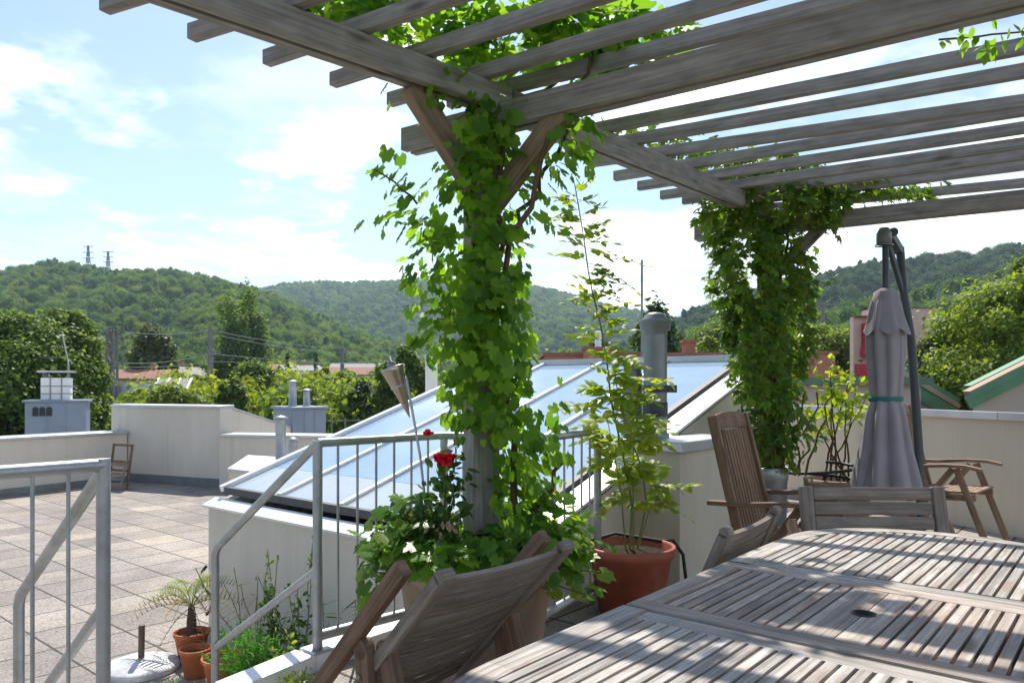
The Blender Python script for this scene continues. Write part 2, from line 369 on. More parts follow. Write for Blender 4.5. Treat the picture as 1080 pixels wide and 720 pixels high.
# ------------------------------------------------------------------ leaves
def template(kind):
    if kind == 'grape':
        pol = [(-90, .10), (-62, .46), (-30, .55), (0, .52), (16, .47), (42, .60), (58, .61), (70, .53), (90, .80)]
        pts = [(math.cos(R(a)) * r, math.sin(R(a)) * r + .3) for a, r in pol]
        pts += [(-x, y) for x, y in pts[-2:0:-1]]
        vs = [(0, .25, .0)] + [(x, y, -.28 * (x * x) - .12 * max(0, y - .3) ** 2 + (.05 if i % 2 else -.03)) for i, (x, y) in enumerate(pts)]
        n = len(pts); fs = [(0, 1 + i, 1 + (i + 1) % n) for i in range(n)]
    elif kind == 'oval':
        vs = [(0, 0, 0), (.2, .22, -.02), (.26, .5, -.05), (.14, .82, -.1), (0, 1, -.16), (-.14, .82, -.1), (-.26, .5, -.05), (-.2, .22, -.02), (0, .5, .05)]
        fs = [(8, i, (i + 1) % 8) for i in range(8)]
    elif kind == 'round':
        n = 9; vs = [(0, .45, .06)] + [(math.sin(2 * math.pi * i / n) * .5, .45 - math.cos(2 * math.pi * i / n) * .5, (.05 if i % 2 else -.08)) for i in range(n)]
        fs = [(0, 1 + i, 1 + (i + 1) % n) for i in range(n)]
    elif kind == 'creeper':
        vs = []; fs = []
        for a in (-75, -38, 0, 38, 75):
            o = len(vs); c, s_ = math.cos(R(a)), math.sin(R(a)); L = 1.0 - abs(a) / 200
            for x, y, z in ((0, 0, 0), (.21, .52, .0), (0, 1, -.12), (-.21, .52, 0)):
                x *= L; y *= L; vs.append((x * c + y * s_, y * c - x * s_, z))
            fs += [(o, o + 1, o + 2), (o, o + 2, o + 3)]
    elif kind == 'blade':
        vs = [(-.04, 0, 0), (.04, 0, 0), (.03, .5, .03), (-.03, .5, .03), (0, 1, -.08)]
        fs = [(0, 1, 2), (0, 2, 3), (3, 2, 4)]
    elif kind == 'card2':
        vs = [(-.45, .1, 0), (.1, -.05, .1), (.5, .5, -.08), (-.1, .95, .05)]
        fs = [(0, 1, 2), (0, 2, 3)]
    else:  # clump card
        vs = [(-.5, 0, 0), (.05, -.12, .1), (.5, .1, -.05), (.42, .62, .08), (0, .95, -.1), (-.45, .6, .05)]
        fs = [(0, 1, 2), (0, 2, 3), (0, 3, 5), (3, 4, 5)]
    return np.array(vs, float), np.array(fs, int)
TPL = {k: template(k) for k in ('grape', 'oval', 'round', 'creeper', 'blade', 'card', 'card2')}

def norm(a): return a / np.maximum(np.linalg.norm(a, axis=1, keepdims=True), 1e-9)
def leaf_arrays(pos, nrm, tip, size, kind):
    tv, tf = TPL[kind]
    z = norm(nrm); y = tip - (tip * z).sum(1, keepdims=True) * z; y = norm(y + 1e-6); x = np.cross(y, z)
    n = len(pos); k = len(tv)
    v = pos[:, None, :] + size[:, None, None] * (tv[None, :, 0, None] * x[:, None, :] + tv[None, :, 1, None] * y[:, None, :] + tv[None, :, 2, None] * z[:, None, :])
    f = tf[None, :, :] + (np.arange(n) * k)[:, None, None]
    return v.reshape(-1, 3), f.reshape(-1, 3)
def np_mesh(name, v, f, mat, parent=None, local=False, smooth=False, link=True):
    if parent is not None and not local:
        m = np.array(mats[root_of(parent)].inverted()); v = v @ m[:3, :3].T + m[:3, 3]
    me = bpy.data.meshes.new(name)
    me.vertices.add(len(v)); me.vertices.foreach_set('co', np.ascontiguousarray(v, np.float32).ravel())
    me.loops.add(len(f) * 3); me.loops.foreach_set('vertex_index', np.ascontiguousarray(f, np.int32).ravel())
    me.polygons.add(len(f)); me.polygons.foreach_set('loop_start', np.arange(0, len(f) * 3, 3, dtype=np.int32))
    me.update(calc_edges=True); me.validate()
    me.materials.append(mat)
    if smooth: me.polygons.foreach_set('use_smooth', np.ones(len(f), bool))
    o = bpy.data.objects.new(name, me)
    if link: COL.objects.link(o)
    if parent is not None: o.parent = parent
    return o
def leaves(name, pos, nrm, tip, size, kind, mat, parent=None):
    v, f = leaf_arrays(np.asarray(pos, float), np.asarray(nrm, float), np.asarray(tip, float), np.asarray(size, float), kind)
    return np_mesh(name, v, f, mat, parent)
def rdir(n): return norm(rng.normal(size=(n, 3)))

# ================================================================== SETTING
g = MB(); g.add([(-4500, -4500, GROUND), (4500, -4500, GROUND), (4500, 4500, GROUND), (-4500, 4500, GROUND)], [(0, 1, 2, 3)])
structure(g.build('ground', M['ground']))

# --- building under the terraces
S = Vector((0.0, 3.9, 0)); Sc = Vector((-2.39, 5.9, 0))          # skylight: near corner and front-left corner
upper = [(-3.4, -1.6), (-1.36, 2.22), (-0.885, 3.30), (-0.40, 3.86), (-0.10, 3.98), (0.02, 3.93), (1.30, 5.45), (2.9, 7.6), (3.2, 9.2), (4.6, 8.6), (5.6, -1.6)]
mb = MB(); mb.prism(upper, -1.2, 0.0); structure(mb.build('upper_terrace', M['upper_tiles']))
lower = [(-14, -2), (-9.6, 12.6), (-7.9, 15.2), (-5.2, 14.2), (2.0, 13.6), (5, 12), (3.4, 8.6), (-0.3, 3.2), (-3.6, -2)]
mb = MB(); mb.prism(lower, LOW - 0.5, LOW); structure(mb.build('lower_terrace', M['lower_tiles']))
# white metal-capped kerb along the edge of the upper terrace
kb = MB()
kp = [Vector((-0.90, 3.33, 0)), Vector((-0.41, 3.89, 0))]
def kerb(a, b, ext=0.0):
    kb.bar(a + Z * 0.03, b + Z * 0.03, 0.13, 0.09)
kerb(Vector((-1.12, 2.92, 0)), Vector((-0.905, 3.29, 0))); kerb(Vector((-0.90, 3.30, 0)), Vector((-0.42, 3.87, 0)))
kerb(Vector((-1.75, 1.62, 0)), Vector((-1.30, 2.42, 0)))
structure(kb.build('kerb_strip', M['cap_white'], bevel=0.006))
st = MB()
for i in range(3):
    p0 = Vector((-1.36, 2.22, 0)) + E2 * 0.28 * i; p1 = Vector((-0.885, 3.30, 0)) + E2 * 0.28 * i
    q0 = p0 + E2 * 0.28; q1 = p1 + E2 * 0.28
    st.prism([(p0.x, p0.y), (p1.x, p1.y), (q1.x, q1.y), (q0.x, q0.y)], LOW - 0.1, -0.1625 * (i + 1))
structure(st.build('steps', M['concrete'], bevel=0.01))

# --- lower parapet walls (each with its sheet-metal cap)
def wall(name, label, pts, z0, z1, th, mat, capmat, cap_over=0.04, cap_h=0.05, base=None, side=1):
    """wall along polyline pts (list of Vector), z1 number or list"""
    t = thing(name, label, 'wall', (pts[0].x, pts[0].y, z0))
    zs = z1 if isinstance(z1, (list, tuple)) else [z1] * len(pts)
    nrm = []
    for i in range(len(pts)):
        a = pts[max(i - 1, 0)]; b = pts[min(i + 1, len(pts) - 1)]; d = (b - a).normalized(); nrm.append(Vector((-d.y, d.x, 0)) * side)
    w = MB(); c = MB()
    for i in range(len(pts) - 1):
        a, b = pts[i], pts[i + 1]; na, nb = nrm[i], nrm[i + 1]
        w.prism([(a.x, a.y), (b.x, b.y), (b.x + nb.x * th, b.y + nb.y * th), (a.x + na.x * th, a.y + na.y * th)], z0, [zs[i], zs[i + 1], zs[i + 1], zs[i]])
        o = cap_over
        c.prism([(a.x - na.x * o, a.y - na.y * o), (b.x - nb.x * o, b.y - nb.y * o), (b.x + nb.x * (th + o), b.y + nb.y * (th + o)), (a.x + na.x * (th + o), a.y + na.y * (th + o))],
                [zs[i] + .002, zs[i + 1] + .002, zs[i + 1] + .002, zs[i] + .002], [zs[i] + cap_h, zs[i + 1] + cap_h, zs[i + 1] + cap_h + 0.015, zs[i] + cap_h + 0.015])
    w.build('wall_face', mat, t); c.build('coping', capmat, t, bevel=0.006)
    if base:
        s = MB()
        for i in range(len(pts) - 1):
            a = pts[i] - nrm[i] * 0.012; b = pts[i + 1] - nrm[i + 1] * 0.012
            s.bar(a + Z * (z0 + base / 2), b + Z * (z0 + base / 2), 0.02, base)
        s.build('skirting', M['zinc'], t)
    return t
hl = Vector((-8.05, 15.05, 0)); hr = Vector((-5.42, 13.9, 0))
wall('parapet_wall', 'tall cream parapet wall with flat sheet-metal coping at the far side of the lower terrace', [hl, hr], LOW, 0.82, 0.32, M['plaster'], M['cap'], 0.04, 0.05, 0.17)
wall('parapet_wall', 'low cream parapet wall running in from the left edge to the tall parapet', [Vector((-9.9, 10.6, 0)), Vector((-8.75, 12.95, 0)), Vector((-7.62, 14.82, 0))], LOW, 0.30, 0.3, M['plaster'], M['cap'], 0.05, 0.05, 0.12)
wall('parapet_wall', 'low cream parapet wall right of the tall one, behind the two short silver vent pipes', [Vector((-5.36, 13.72, 0)), Vector((-3.2, 13.3, 0)), Vector((1.6, 12.9, 0))], LOW, 0.31, 0.3, M['plaster'], M['cap'], 0.05, 0.05)
wall('sloping_wing_wall', 'cream wing wall with a sloping top descending behind the tall parapet', [Vector((-5.30, 14.18, 0)), Vector((-4.55, 16.2, 0)), Vector((-4.0, 17.6, 0))], LOW, [0.80, 0.25, -0.05], 0.12, M['plaster'], M['cap'], 0.02, 0.04)
# roof slab behind the parapet that carries the blue-grey vent housings
mb = MB(); mb.prism([(-22, 12), (-10.2, 11.5), (-8.1, 15.6), (-4.6, 14.6), (4, 14.2), (5, 19.5), (-14, 22), (-24, 20)], -1.4, -0.70); structure(mb.build('flat_roof', M['concrete']))
mb = MB(); mb.prism([(-22, 12), (-10.2, 11.5), (-8.1, 15.6), (5, 14.2), (6, 8), (3.3, 9.3), (5.7, 6.0), (5.7, -3), (-14, -3)], GROUND, -1.41); structure(mb.build('building_block', M['plaster']))

# --- right terrace wall
wall('terrace_wall', 'cream terrace wall with grey metal coping behind the closed parasol', [D(1230, 5.4), D(1080, 6.35), D(960, 7.55), D(850, 8.75), D(800, 9.3)], 0.0, 0.955, 0.25, M['plaster_warm'], M['cap'], 0.05, 0.055, 0.10)

# --- skylight
SL = math.tan(R(18.0))
zw = 0.30
t = thing('glazed_skylight', 'large sloping glass skylight on cream walls with white glazing bars', 'skylight', (S.x, S.y, LOW))
Lr = 3.35          # run along E1 to the ridge
nw = (S - Sc).length; du = (Sc - S).normalized()
def SK(a, b, lift=0.0):            # a metres along the low edge from S, b metres up the run
    p = S + du * a + E1 * b
    return Vector((p.x, p.y, zw + 0.06 + b * SL + lift))
w = MB()
A0, B0 = S, Sc; A1 = S + E1 * Lr; B1 = Sc + E1 * Lr
w.prism([(A0.x, A0.y), (B0.x, B0.y), ((B0 + E1 * .14).x, (B0 + E1 * .14).y), ((A0 + E1 * .14).x, (A0 + E1 * .14).y)], LOW, zw)
zt = zw + Lr * SL
for P in (A0, B0 - du * 0.14):
    q0 = P + E1 * 0.142; q1 = P + E1 * Lr; q2 = q1 + du * 0.14; q3 = q0 + du * 0.14
    w.prism([(q0.x, q0.y), (q1.x, q1.y), (q2.x, q2.y), (q3.x, q3.y)], LOW, [zw + .142 * SL, zt, zt, zw + .142 * SL])
q0 = A0 + E1 * (Lr + .002); q1 = B0 + E1 * (Lr + .002)
w.prism([(q0.x, q0.y), (q1.x, q1.y), ((q1 + E1 * .15).x, (q1 + E1 * .15).y), ((q0 + E1 * .15).x, (q0 + E1 * .15).y)], LOW, zt)
w.build('base_wall', M['plaster'], t)
s = MB()   # metal sill on the low wall + gable flashings
s.slab([SK(-0.05, -0.035, -.04), SK(nw + 0.04, -0.035, -.04), SK(nw + .04, 0.08, -.03), SK(-.05, .08, -.03)], 0.02)
s.slab([SK(-0.05, 0.1, .01), SK(-.05, Lr + .1, .01), SK(0.10, Lr + .1, .035), SK(.10, .1, .035)], 0.02)
s.build('metal_flashing', M['cap_white'], t)
s = MB(); s.bar(SK(0.1, 0.13, 0.01), SK(nw - .03, 0.13, 0.01), 0.05, 0.055); s.bar(SK(0.16, 0.15, .03), SK(0.16, Lr - .05, .03), 0.06, 0.05); s.build('rubber_seal', M['cap_dark'], t)
nb = 4; pitch = (nw - 0.16 - 0.05) / nb
for i in range(nb):
    a0 = 0.19 + pitch * i; a1 = a0 + pitch - 0.03
    p = MB(); p.slab([SK(a0, .56, .02), SK(a1, .56, .02), SK(a1, Lr - .02, .02), SK(a0, Lr - .02, .02)], 0.012); p.build('glass_pane', M['glass'], t)
    p = MB(); p.slab([SK(a0, .17, .02), SK(a1, .17, .02), SK(a1, .555, .02), SK(a0, .555, .02)], 0.012); p.build('cloud_painted_pane', M['glass_white'], t)  # white lower strip painted like a reflected horizon cloud
    if i: 
        b = MB(); b.bar(SK(a0 - .015, .14, .03), SK(a0 - .015, Lr, .03), 0.038, 0.03); b.build('glazing_bar', M['cap_white'], t, bevel=.004)
b = MB(); b.bar(SK(nw - .02, .1, .03), SK(nw - .02, Lr, .03), 0.055, 0.05); b.build('edge_trim', M['cap_white'], t)
b = MB(); b.bar(SK(-.1, Lr + .06, .02), SK(nw, Lr + .06, .02), 0.16, 0.06); b.build('ridge_cap', M['cap'], t)
b = MB(); b.box(SK(-.16, .02, -.16), .10, .09, .16, E1); b.build('drain_box', M['bluegrey'], t, bevel=.01)

# --- flue block beside the skylight
c0 = Vector((1.03, 4.60, 0))
t = thing('flue_block', 'cream masonry block with grey metal top carrying two flues beside the skylight', 'chimney block', (c0.x, c0.y, 0))
def fb(o): return [c0 - E1 * o - Vector((.765, -.644, 0)) * -o, c0 + E2 * (.47 + o) - E1 * o, c0 + E2 * (.47 + o) + E1 * (.72 + o), c0 + E1 * (.72 + o) - E2 * o]
c_ = lambda o: [(p.x, p.y) for p in (c0 - E1 * o - E2 * o, c0 + E2 * (.47) - E1 * o, c0 + E2 * (.47) + E1 * (.72 + o), c0 + E1 * (.72 + o) - E2 * o)]
w = MB(); w.prism(c_(0), 0, 0.83); w.build('block_wall', M['plaster_warm'], t)
w = MB(); w.prism(c_(0.045), 0.832, 0.90); w.build('metal_top', M['cap'], t, bevel=.008)
def flue(name, label, base, r, z0, z1, cap_r, cap_kind, mat, band=False):
    t = thing(name, label, 'flue', (base.x, base.y, z0))
    m = MB(); m.lathe([(r * 1.18, z0), (r * 1.18, z0 + .02), (r, z0 + .03), (r, z1 - .10)], 28, (base.x, base.y, 0)); m.build('pipe', mat, t)
    m = MB()
    if cap_kind == 'drum':
        m.lathe([(r * .98, z1 - .10), (r * 1.03, z1 - .095), (r * 1.03, z1 - .075), (cap_r * .98, z1 - .07), (cap_r, z1 - .02), (cap_r * 1.06, z1 - .018), (cap_r * 1.05, z1 - .005), (cap_r * .7, z1 + .015), (cap_r * .68, z1 + .03), (cap_r * .4, z1 + .045), (0.001, z1 + .05)], 28, (base.x, base.y, 0))
    else:
        m.lathe([(r, z1 - .10), (r * 1.02, z1 - .08), (r * .9, z1 - .06), (r * .9, z1 - .02), (cap_r, z1 - .018), (cap_r, z1 - .004), (cap_r * .5, z1 + .02), (.001, z1 + .03)], 24, (base.x, base.y, 0))
    m.build('cowl', mat, t)
    if band:
        m = MB(); zb = z0 + .30
        m.lathe([(r * 1.0, zb), (r * 1.07, zb), (r * 1.07, zb + .04), (r, zb + .04)], 28, (base.x, base.y, 0)); m.bar(base + Vector((r, -.02, zb + .02)), base + Vector((r + .06, -.02, zb + .02)), .03, .05)
        m.lathe([(r * 1.0, zb - .16), (r * 1.06, zb - .16), (r * 1.06, zb - .07), (r, zb - .07)], 28, (base.x, base.y, 0)); m.build('clamp_band', M['cap_dark'], t)
    return t
fl1 = D(691, 5.0); flue('flue_pipe', 'tall zinc flue with a drum cowl on the metal-topped block by the skylight', fl1, 0.078, .902, ZV(337, 5.0), .103, 'drum', M['zinc'], True)
fl2 = D(667, 5.12); flue('flue_pipe', 'shorter dark flue with a flat cap just left of the tall zinc flue', fl2, .068, .902, ZV(383, 5.12), .10, 'flat', M['zinc'])

# --- low box with two silver vent pipes beyond the skylight
bx = D(262, 10.6); 
t = thing('vent_plinth', 'low cream plinth with sloping metal lid left of the skylight', 'plinth', (bx.x, bx.y, LOW))
pl = [D(241, 10.4), D(330, 9.3), D(350, 11.5), D(262, 12.4)]
w = MB(); w.prism([(p.x, p.y) for p in pl], LOW, 0.05); w.build('plinth_wall', M['plaster'], t)
cen = sum(pl, Vector()) / 4
w = MB(); w.prism([((p.x - cen.x) * 1.03 + cen.x, (p.y - cen.y) * 1.03 + cen.y) for p in pl], 0.052, 0.10); w.build('metal_lid', M['cap'], t, bevel=.008)
f = D(296, 10.4); flue('vent_pipe', 'taller silver vent pipe with a mushroom cap on the low plinth', f, .07, .102, ZV(440, 10.4), .10, 'flat', M['galv'])
f = D(309, 10.6); flue('vent_pipe', 'stubby silver vent pipe beside the taller one on the low plinth', f, .065, .102, ZV(463, 10.6), .07, 'flat', M['galv'])

# --- blue-grey vent housings on the far flat roof
def housing(label, u0, u1, d, vtop, parts):
    a = D(u0, d); b = D(u1, d + .5); zt = ZV(vtop, d); c = (a + b) / 2; ax = (b - a).normalized(); L = (b - a).length
    t = thing('vent_housing', label, 'vent housing', (c.x, c.y, -.7), 0)
    m = MB(); m.box(Vector((c.x, c.y, -.7)), L, 1.0, zt + .7, ax); m.build('housing_body', M['bluegrey'], t, bevel=.01)
    m = MB(); m.box(Vector((c.x, c.y, zt + .002)), L + .1, 1.1, .05, ax); m.build('housing_lid', M['bluegrey'], t, bevel=.01)
    m = MB(); nx = Vector((ax.y, -ax.x, 0))
    for k in (.36, .66): 
        p = a + ax * L * k + nx * .5; m.bar(Vector((p.x, p.y, -.6)), Vector((p.x, p.y, zt - .01)), .025, .02, nx)
    m.build('panel_seam', M['bluegrey'], t)
    return t, c, ax, nx, zt, a, L
t, c, ax, nx, zt, a, L = housing('blue-grey vent housing with three dark slots and a white chimney on top', 30, 93, 17.0, 424, None)
for k in range(3):
    m = MB(); p = a + ax * (L * (.17 + .11 * k)) + nx * .505
    q = 6; pts = [Vector((p.x, p.y, ZV(438, 17))) + ax * (-.055)] + [Vector((p.x, p.y, ZV(431, 17))) + ax * (-.055 * math.cos(math.pi * j / q)) + Z * .055 * math.sin(math.pi * j / q) for j in range(q + 1)] + [Vector((p.x, p.y, ZV(438, 17))) + ax * .055]
    n = len(pts); m.add(pts + [x + nx * .012 for x in pts], [tuple(range(n)), tuple(range(n, 2 * n))] + [(i, (i + 1) % n, n + (i + 1) % n, n + i) for i in range(n)]); m.build('vent_slot', M['black'], t)
cc = a + ax * L * .47; zc = zt + .054
t = thing('white_chimney', 'square white chimney with a flat roof plate on the left blue-grey housing', 'chimney', (cc.x, cc.y, zc))
m = MB(); m.box(Vector((cc.x, cc.y, zc)), .58, .5, .50, ax); m.build('shaft', M['white'], t, bevel=.01)
m = MB()
for zz in (.13, .30): m.box(Vector((cc.x, cc.y, zc + zz)), .60, .52, .02, ax)
for k in (-.1, .12): m.bar(Vector((cc.x, cc.y, zc)) + ax * k + nx * .26, Vector((cc.x, cc.y, zc + .5)) + ax * k + nx * .26, .02, .02, nx)
m.build('clamping_strap', M['zinc'], t)
for i, j in ((-.24, -.2), (.24, -.2), (.24, .2), (-.24, .2)):
    m = MB(); p = Vector((cc.x, cc.y, zc)) + ax * i + nx * j; m.bar(p + Z * .502, p + Z * .62, .03, .03, nx); m.build('plate_post', M['zinc'], t)
m = MB(); m.box(Vector((cc.x, cc.y, zc + .622)), .72, .62, .04, ax); m.build('roof_plate', M['cap'], t)
t, c, ax, nx, zt, a, L = housing('blue-grey vent housing with two slim pipes, behind the silver vent pipes', 298, 333, 16.2, 431, None)
for k, vv, lab in ((.3, 402, 'slimmer taller white-topped pipe on the right blue-grey housing'), (.72, 411, 'lower grey pipe on the right blue-grey housing')):
    p = a + ax * L * k; flue('vent_pipe', lab, p, .085 if k < .5 else .075, zt + .054, ZV(vv, 16.4), .12, 'flat', M['galv'])
# white-grey square duct behind the vine's left edge
p = D(455, 15.0); t = thing('square_duct', 'pale square roof duct just behind the vine, above the skylight edge', 'duct', (p.x, p.y, -.7))
m = MB(); m.box(Vector((p.x, p.y, -.7)), .22, .22, ZV(377, 15) + .7); m.build('duct_shaft', M['white'], t); m = MB(); m.box(Vector((p.x, p.y, ZV(377, 15) + .002)), .28, .28, .05); m.build('duct_cap', M['cap'], t)
# roof railing far
t = thing('roof_fence', 'thin dark wire fence on the flat roof beyond the skylight', 'fence', (D(345, 17).x, 17, -.7))
for k in range(5):
    p = D(336 + 14 * k, 17.2); m = MB(); m.tube([Vector((p.x, p.y, -.7)), Vector((p.x, p.y, .5))], .018, 6); m.build('fence_post', M['steel_pylon'], t)
m = MB()
for zz in (.45, .1): m.tube([D(330, 17.2, zz), D(396, 17.2, zz)], .008, 5)
m.build('fence_wire', M['steel_pylon'], t)

# ================================================================== PERGOLA
A_ = lambda s: Vector((-0.10, 3.24, 0)) + Vector((-.728, -.685, 0)).normalized() * s      # s metres back along beam A from post 1
B_ = lambda s: Vector((-0.10, 3.24, 0)) + Vector((.68, .745, 0)).normalized() * s
P1 = Vector((-0.135, 3.295, 0)); P2 = Vector((1.86, 5.41, 0))
t = per = thing('pergola', 'weathered grey wooden pergola with paired beams and open rafters over the terrace', 'pergola', (P1.x, P1.y, 0))
def post(P, z0, z1, ang):
    m = MB(); a = Vector((math.cos(ang), math.sin(ang), 0)); m.bar(P + Z * z0, P + Z * z1, .125, .125, a); o = m.build('post', M['pergola'], per, bevel=.006)
    m = MB(); m.box(P + Z * (z0 - .05), .11, .11, .045, a); m.tube([P + Z * .0, P + Z * (z0 - .05)], .022, 8); m.build('post_shoe', M['black'], o)
post(P1, .60, 2.345, R(25)); post(P2, .68, 2.345, R(20))
BH = .105
def plank(p0, p1, z, h, w, name, mat=None, drop=0):
    m = MB(); m.bar(Vector((p0.x, p0.y, z + h / 2)), Vector((p1.x, p1.y, z + h / 2 + drop)), w, h); return m.build(name, mat or M['pergola'], per, bevel=.004)
def pair(p0, p1, z, name, gap=.065):
    d = (p1 - p0).normalized(); n = Vector((-d.y, d.x, 0))
    for k in (0, 1): plank(p0 + n * gap * k, p1 + n * gap * k, z, BH, .045, name)
pair(A_(3.4), A_(-.12), 2.45, 'long_beam')
pair(B_(.14), B_(3.4), 2.452, 'long_beam')
b1a = D(426, 3.527); b1b = Vector((.902, 2.546, 0)); d1 = (b1b - b1a).normalized()
pair(b1a, b1a + d1 * 6.2, 2.343, 'cross_beam')
b2a = P2 - Vector((.81, -.49, 0)).normalized() * .55; d2 = Vector((.81, -.49, 0)).normalized()
pair(b2a, b2a + d2 * 5.6, 2.345, 'cross_beam')
raf = [(D(110, 2.65), D(225, 2.43)), (D(202, 2.873), D(294, 2.66)), (D(281, 3.087), D(455, 2.64)), (D(351, 3.316), D(600, 2.66)), (D(411, 3.534), D(720, 2.706)),
       (D(572, 4.11), D(1080, 2.966)), (D(597, 4.31), D(1080, 3.227)), (D(621, 4.53), D(1080, 3.55)), (D(648, 4.82), D(1080, 3.685)), (D(673, 5.07), D(1080, 3.90)),
       (D(697, 5.30), D(1080, 4.14)), (D(720, 5.46), D(1080, 4.36)), (D(741, 5.63), D(1080, 4.61)), (D(762, 5.82), D(1080, 4.98))]
k0 = raf[0][0] - raf[1][0]
raf = [(D(-30, 2.42), D(130, 2.19)), (D(-230, 2.20), D(-60, 1.98))] + raf
raf.append((Vector((-.30, 3.56, 0)), Vector((.977, 2.756, 0))))
for i, (p0, p1) in enumerate(raf):
    d = (p1 - p0).normalized(); plank(p0, p0 + d * (4.9 + .3 * random.random()), 2.558 + .004 * (i % 2), .060, .045, 'rafter', None, random.uniform(-.025, .025))
def brace(p0, z0, p1, z1, w=.085, mat=None):
    m = MB(); m.bar(p0 + Z * z0, p1 + Z * z1, .06, w); m.build('brace', mat or M['brace'], per, bevel=.005)
dA = Vector((-.728, -.685, 0)).normalized()
brace(P1 + dA * .38, 2.46, P1 + dA * .05, 2.12, .10)
brace(P1 + d1 * .42, 2.36, P1 + d1 * .05, 2.02, .09)
brace(P2 + d2 * .36, 2.36, P2 + d2 * .05, 2.05, .08, M['pergola'])

# ================================================================== RAILINGS
def rail(label, loc): return thing('stair_railing', label, 'railing', loc)
rr = .0215
def seg_tube(t, name, pts, r, mat=None):
    m = MB(); m.tube(pts, r, 12); return m.build(name, mat or M['galv'], t)
# right railing
a = D(335, 3.30); a = Vector((a.x, a.y, 0)); b = Vector((-.345, 3.80, 0)); c = Vector((.16, 3.62, 0)); d = Vector((.475, 4.16, 0))
t = rail('galvanised tube railing with a sloped stair handrail, running behind the rose and vine', (a.x, a.y, 0))
ZT = ZV(467, 3.3)
seg_tube(t, 'post', [a + Z * .04, a + Z * (ZT + .012)], rr); seg_tube(t, 'post', [d + Z * 0, d + Z * (ZT)], rr)
seg_tube(t, 'post', [b + Z * 0, b + Z * (ZT)], rr * .9)
seg_tube(t, 'top_rail', [a + Z * ZT, b + Z * ZT, c + Z * ZT, d + Z * ZT], rr * .92)
seg_tube(t, 'bottom_rail', [a + Z * .14, b + Z * .14, c + Z * .14, d + Z * .14], .024)
def balusters(t, p, q, n, z0, z1, r=.006):
    for k in range(n):
        x = p.lerp(q, (k + 1) / (n + 1)); seg_tube(t, 'baluster', [x + Z * z0, x + Z * z1], r)
balusters(t, a, b, 6, .14, ZT); balusters(t, b, c, 4, .14, ZT); balusters(t, c, d, 5, .14, ZT)
k1 = D(227, 4.04); k1 = Vector((k1.x, k1.y, 0)); zk = ZV(579, 4.04)
seg_tube(t, 'stair_handrail', [a + Z * (ZT - .0), k1.lerp(a, .03) + Z * (zk + .02), k1 + Z * (zk - .03), k1 + Z * LOW], rr)
seg_tube(t, 'stair_midrail', [a + Z * ZV(600, 3.3), k1 + Z * ZV(683, 4.04)], rr * .85)
m = MB(); m.box(a + Z * .075, .09, .09, .012, E1); m.build('base_plate', M['galv'], t)
# left railing
a = D(109, 2.37); a = Vector((a.x, a.y, 0)); b = a - E1 * 1.6
t = rail('galvanised tube railing at the left edge of the picture, with its own sloped stair handrail', (a.x, a.y, 0))
ZL = ZV(490, 2.37)
seg_tube(t, 'post', [a + Z * 0, a + Z * (ZL + .02)], rr); seg_tube(t, 'post', [b, b + Z * ZL], rr)
seg_tube(t, 'top_rail', [a + Z * ZL, b + Z * ZL], rr)
seg_tube(t, 'bottom_rail', [a + Z * .14, b + Z * .14], rr * .85)
for tt_ in (.101, .198):
    x = a - E1 * tt_; seg_tube(t, 'baluster', [x + Z * .14, x + Z * ZL], .006)
for k in range(8):
    x = a - E1 * (.30 + .135 * k); seg_tube(t, 'baluster', [x + Z * .14, x + Z * ZL], .006)
k1 = D(20, 3.2); k1 = Vector((k1.x, k1.y, 0)); zk = ZV(630, 3.2)
seg_tube(t, 'stair_handrail', [a + Z * (ZL - .02), k1.lerp(a, .03) + Z * (zk + .02), k1 + Z * (zk - .03), k1 + Z * LOW], rr)
seg_tube(t, 'stair_midrail', [a + Z * ZV(640, 2.37), k1 + Z * ZV(765, 3.2)], rr * .85)

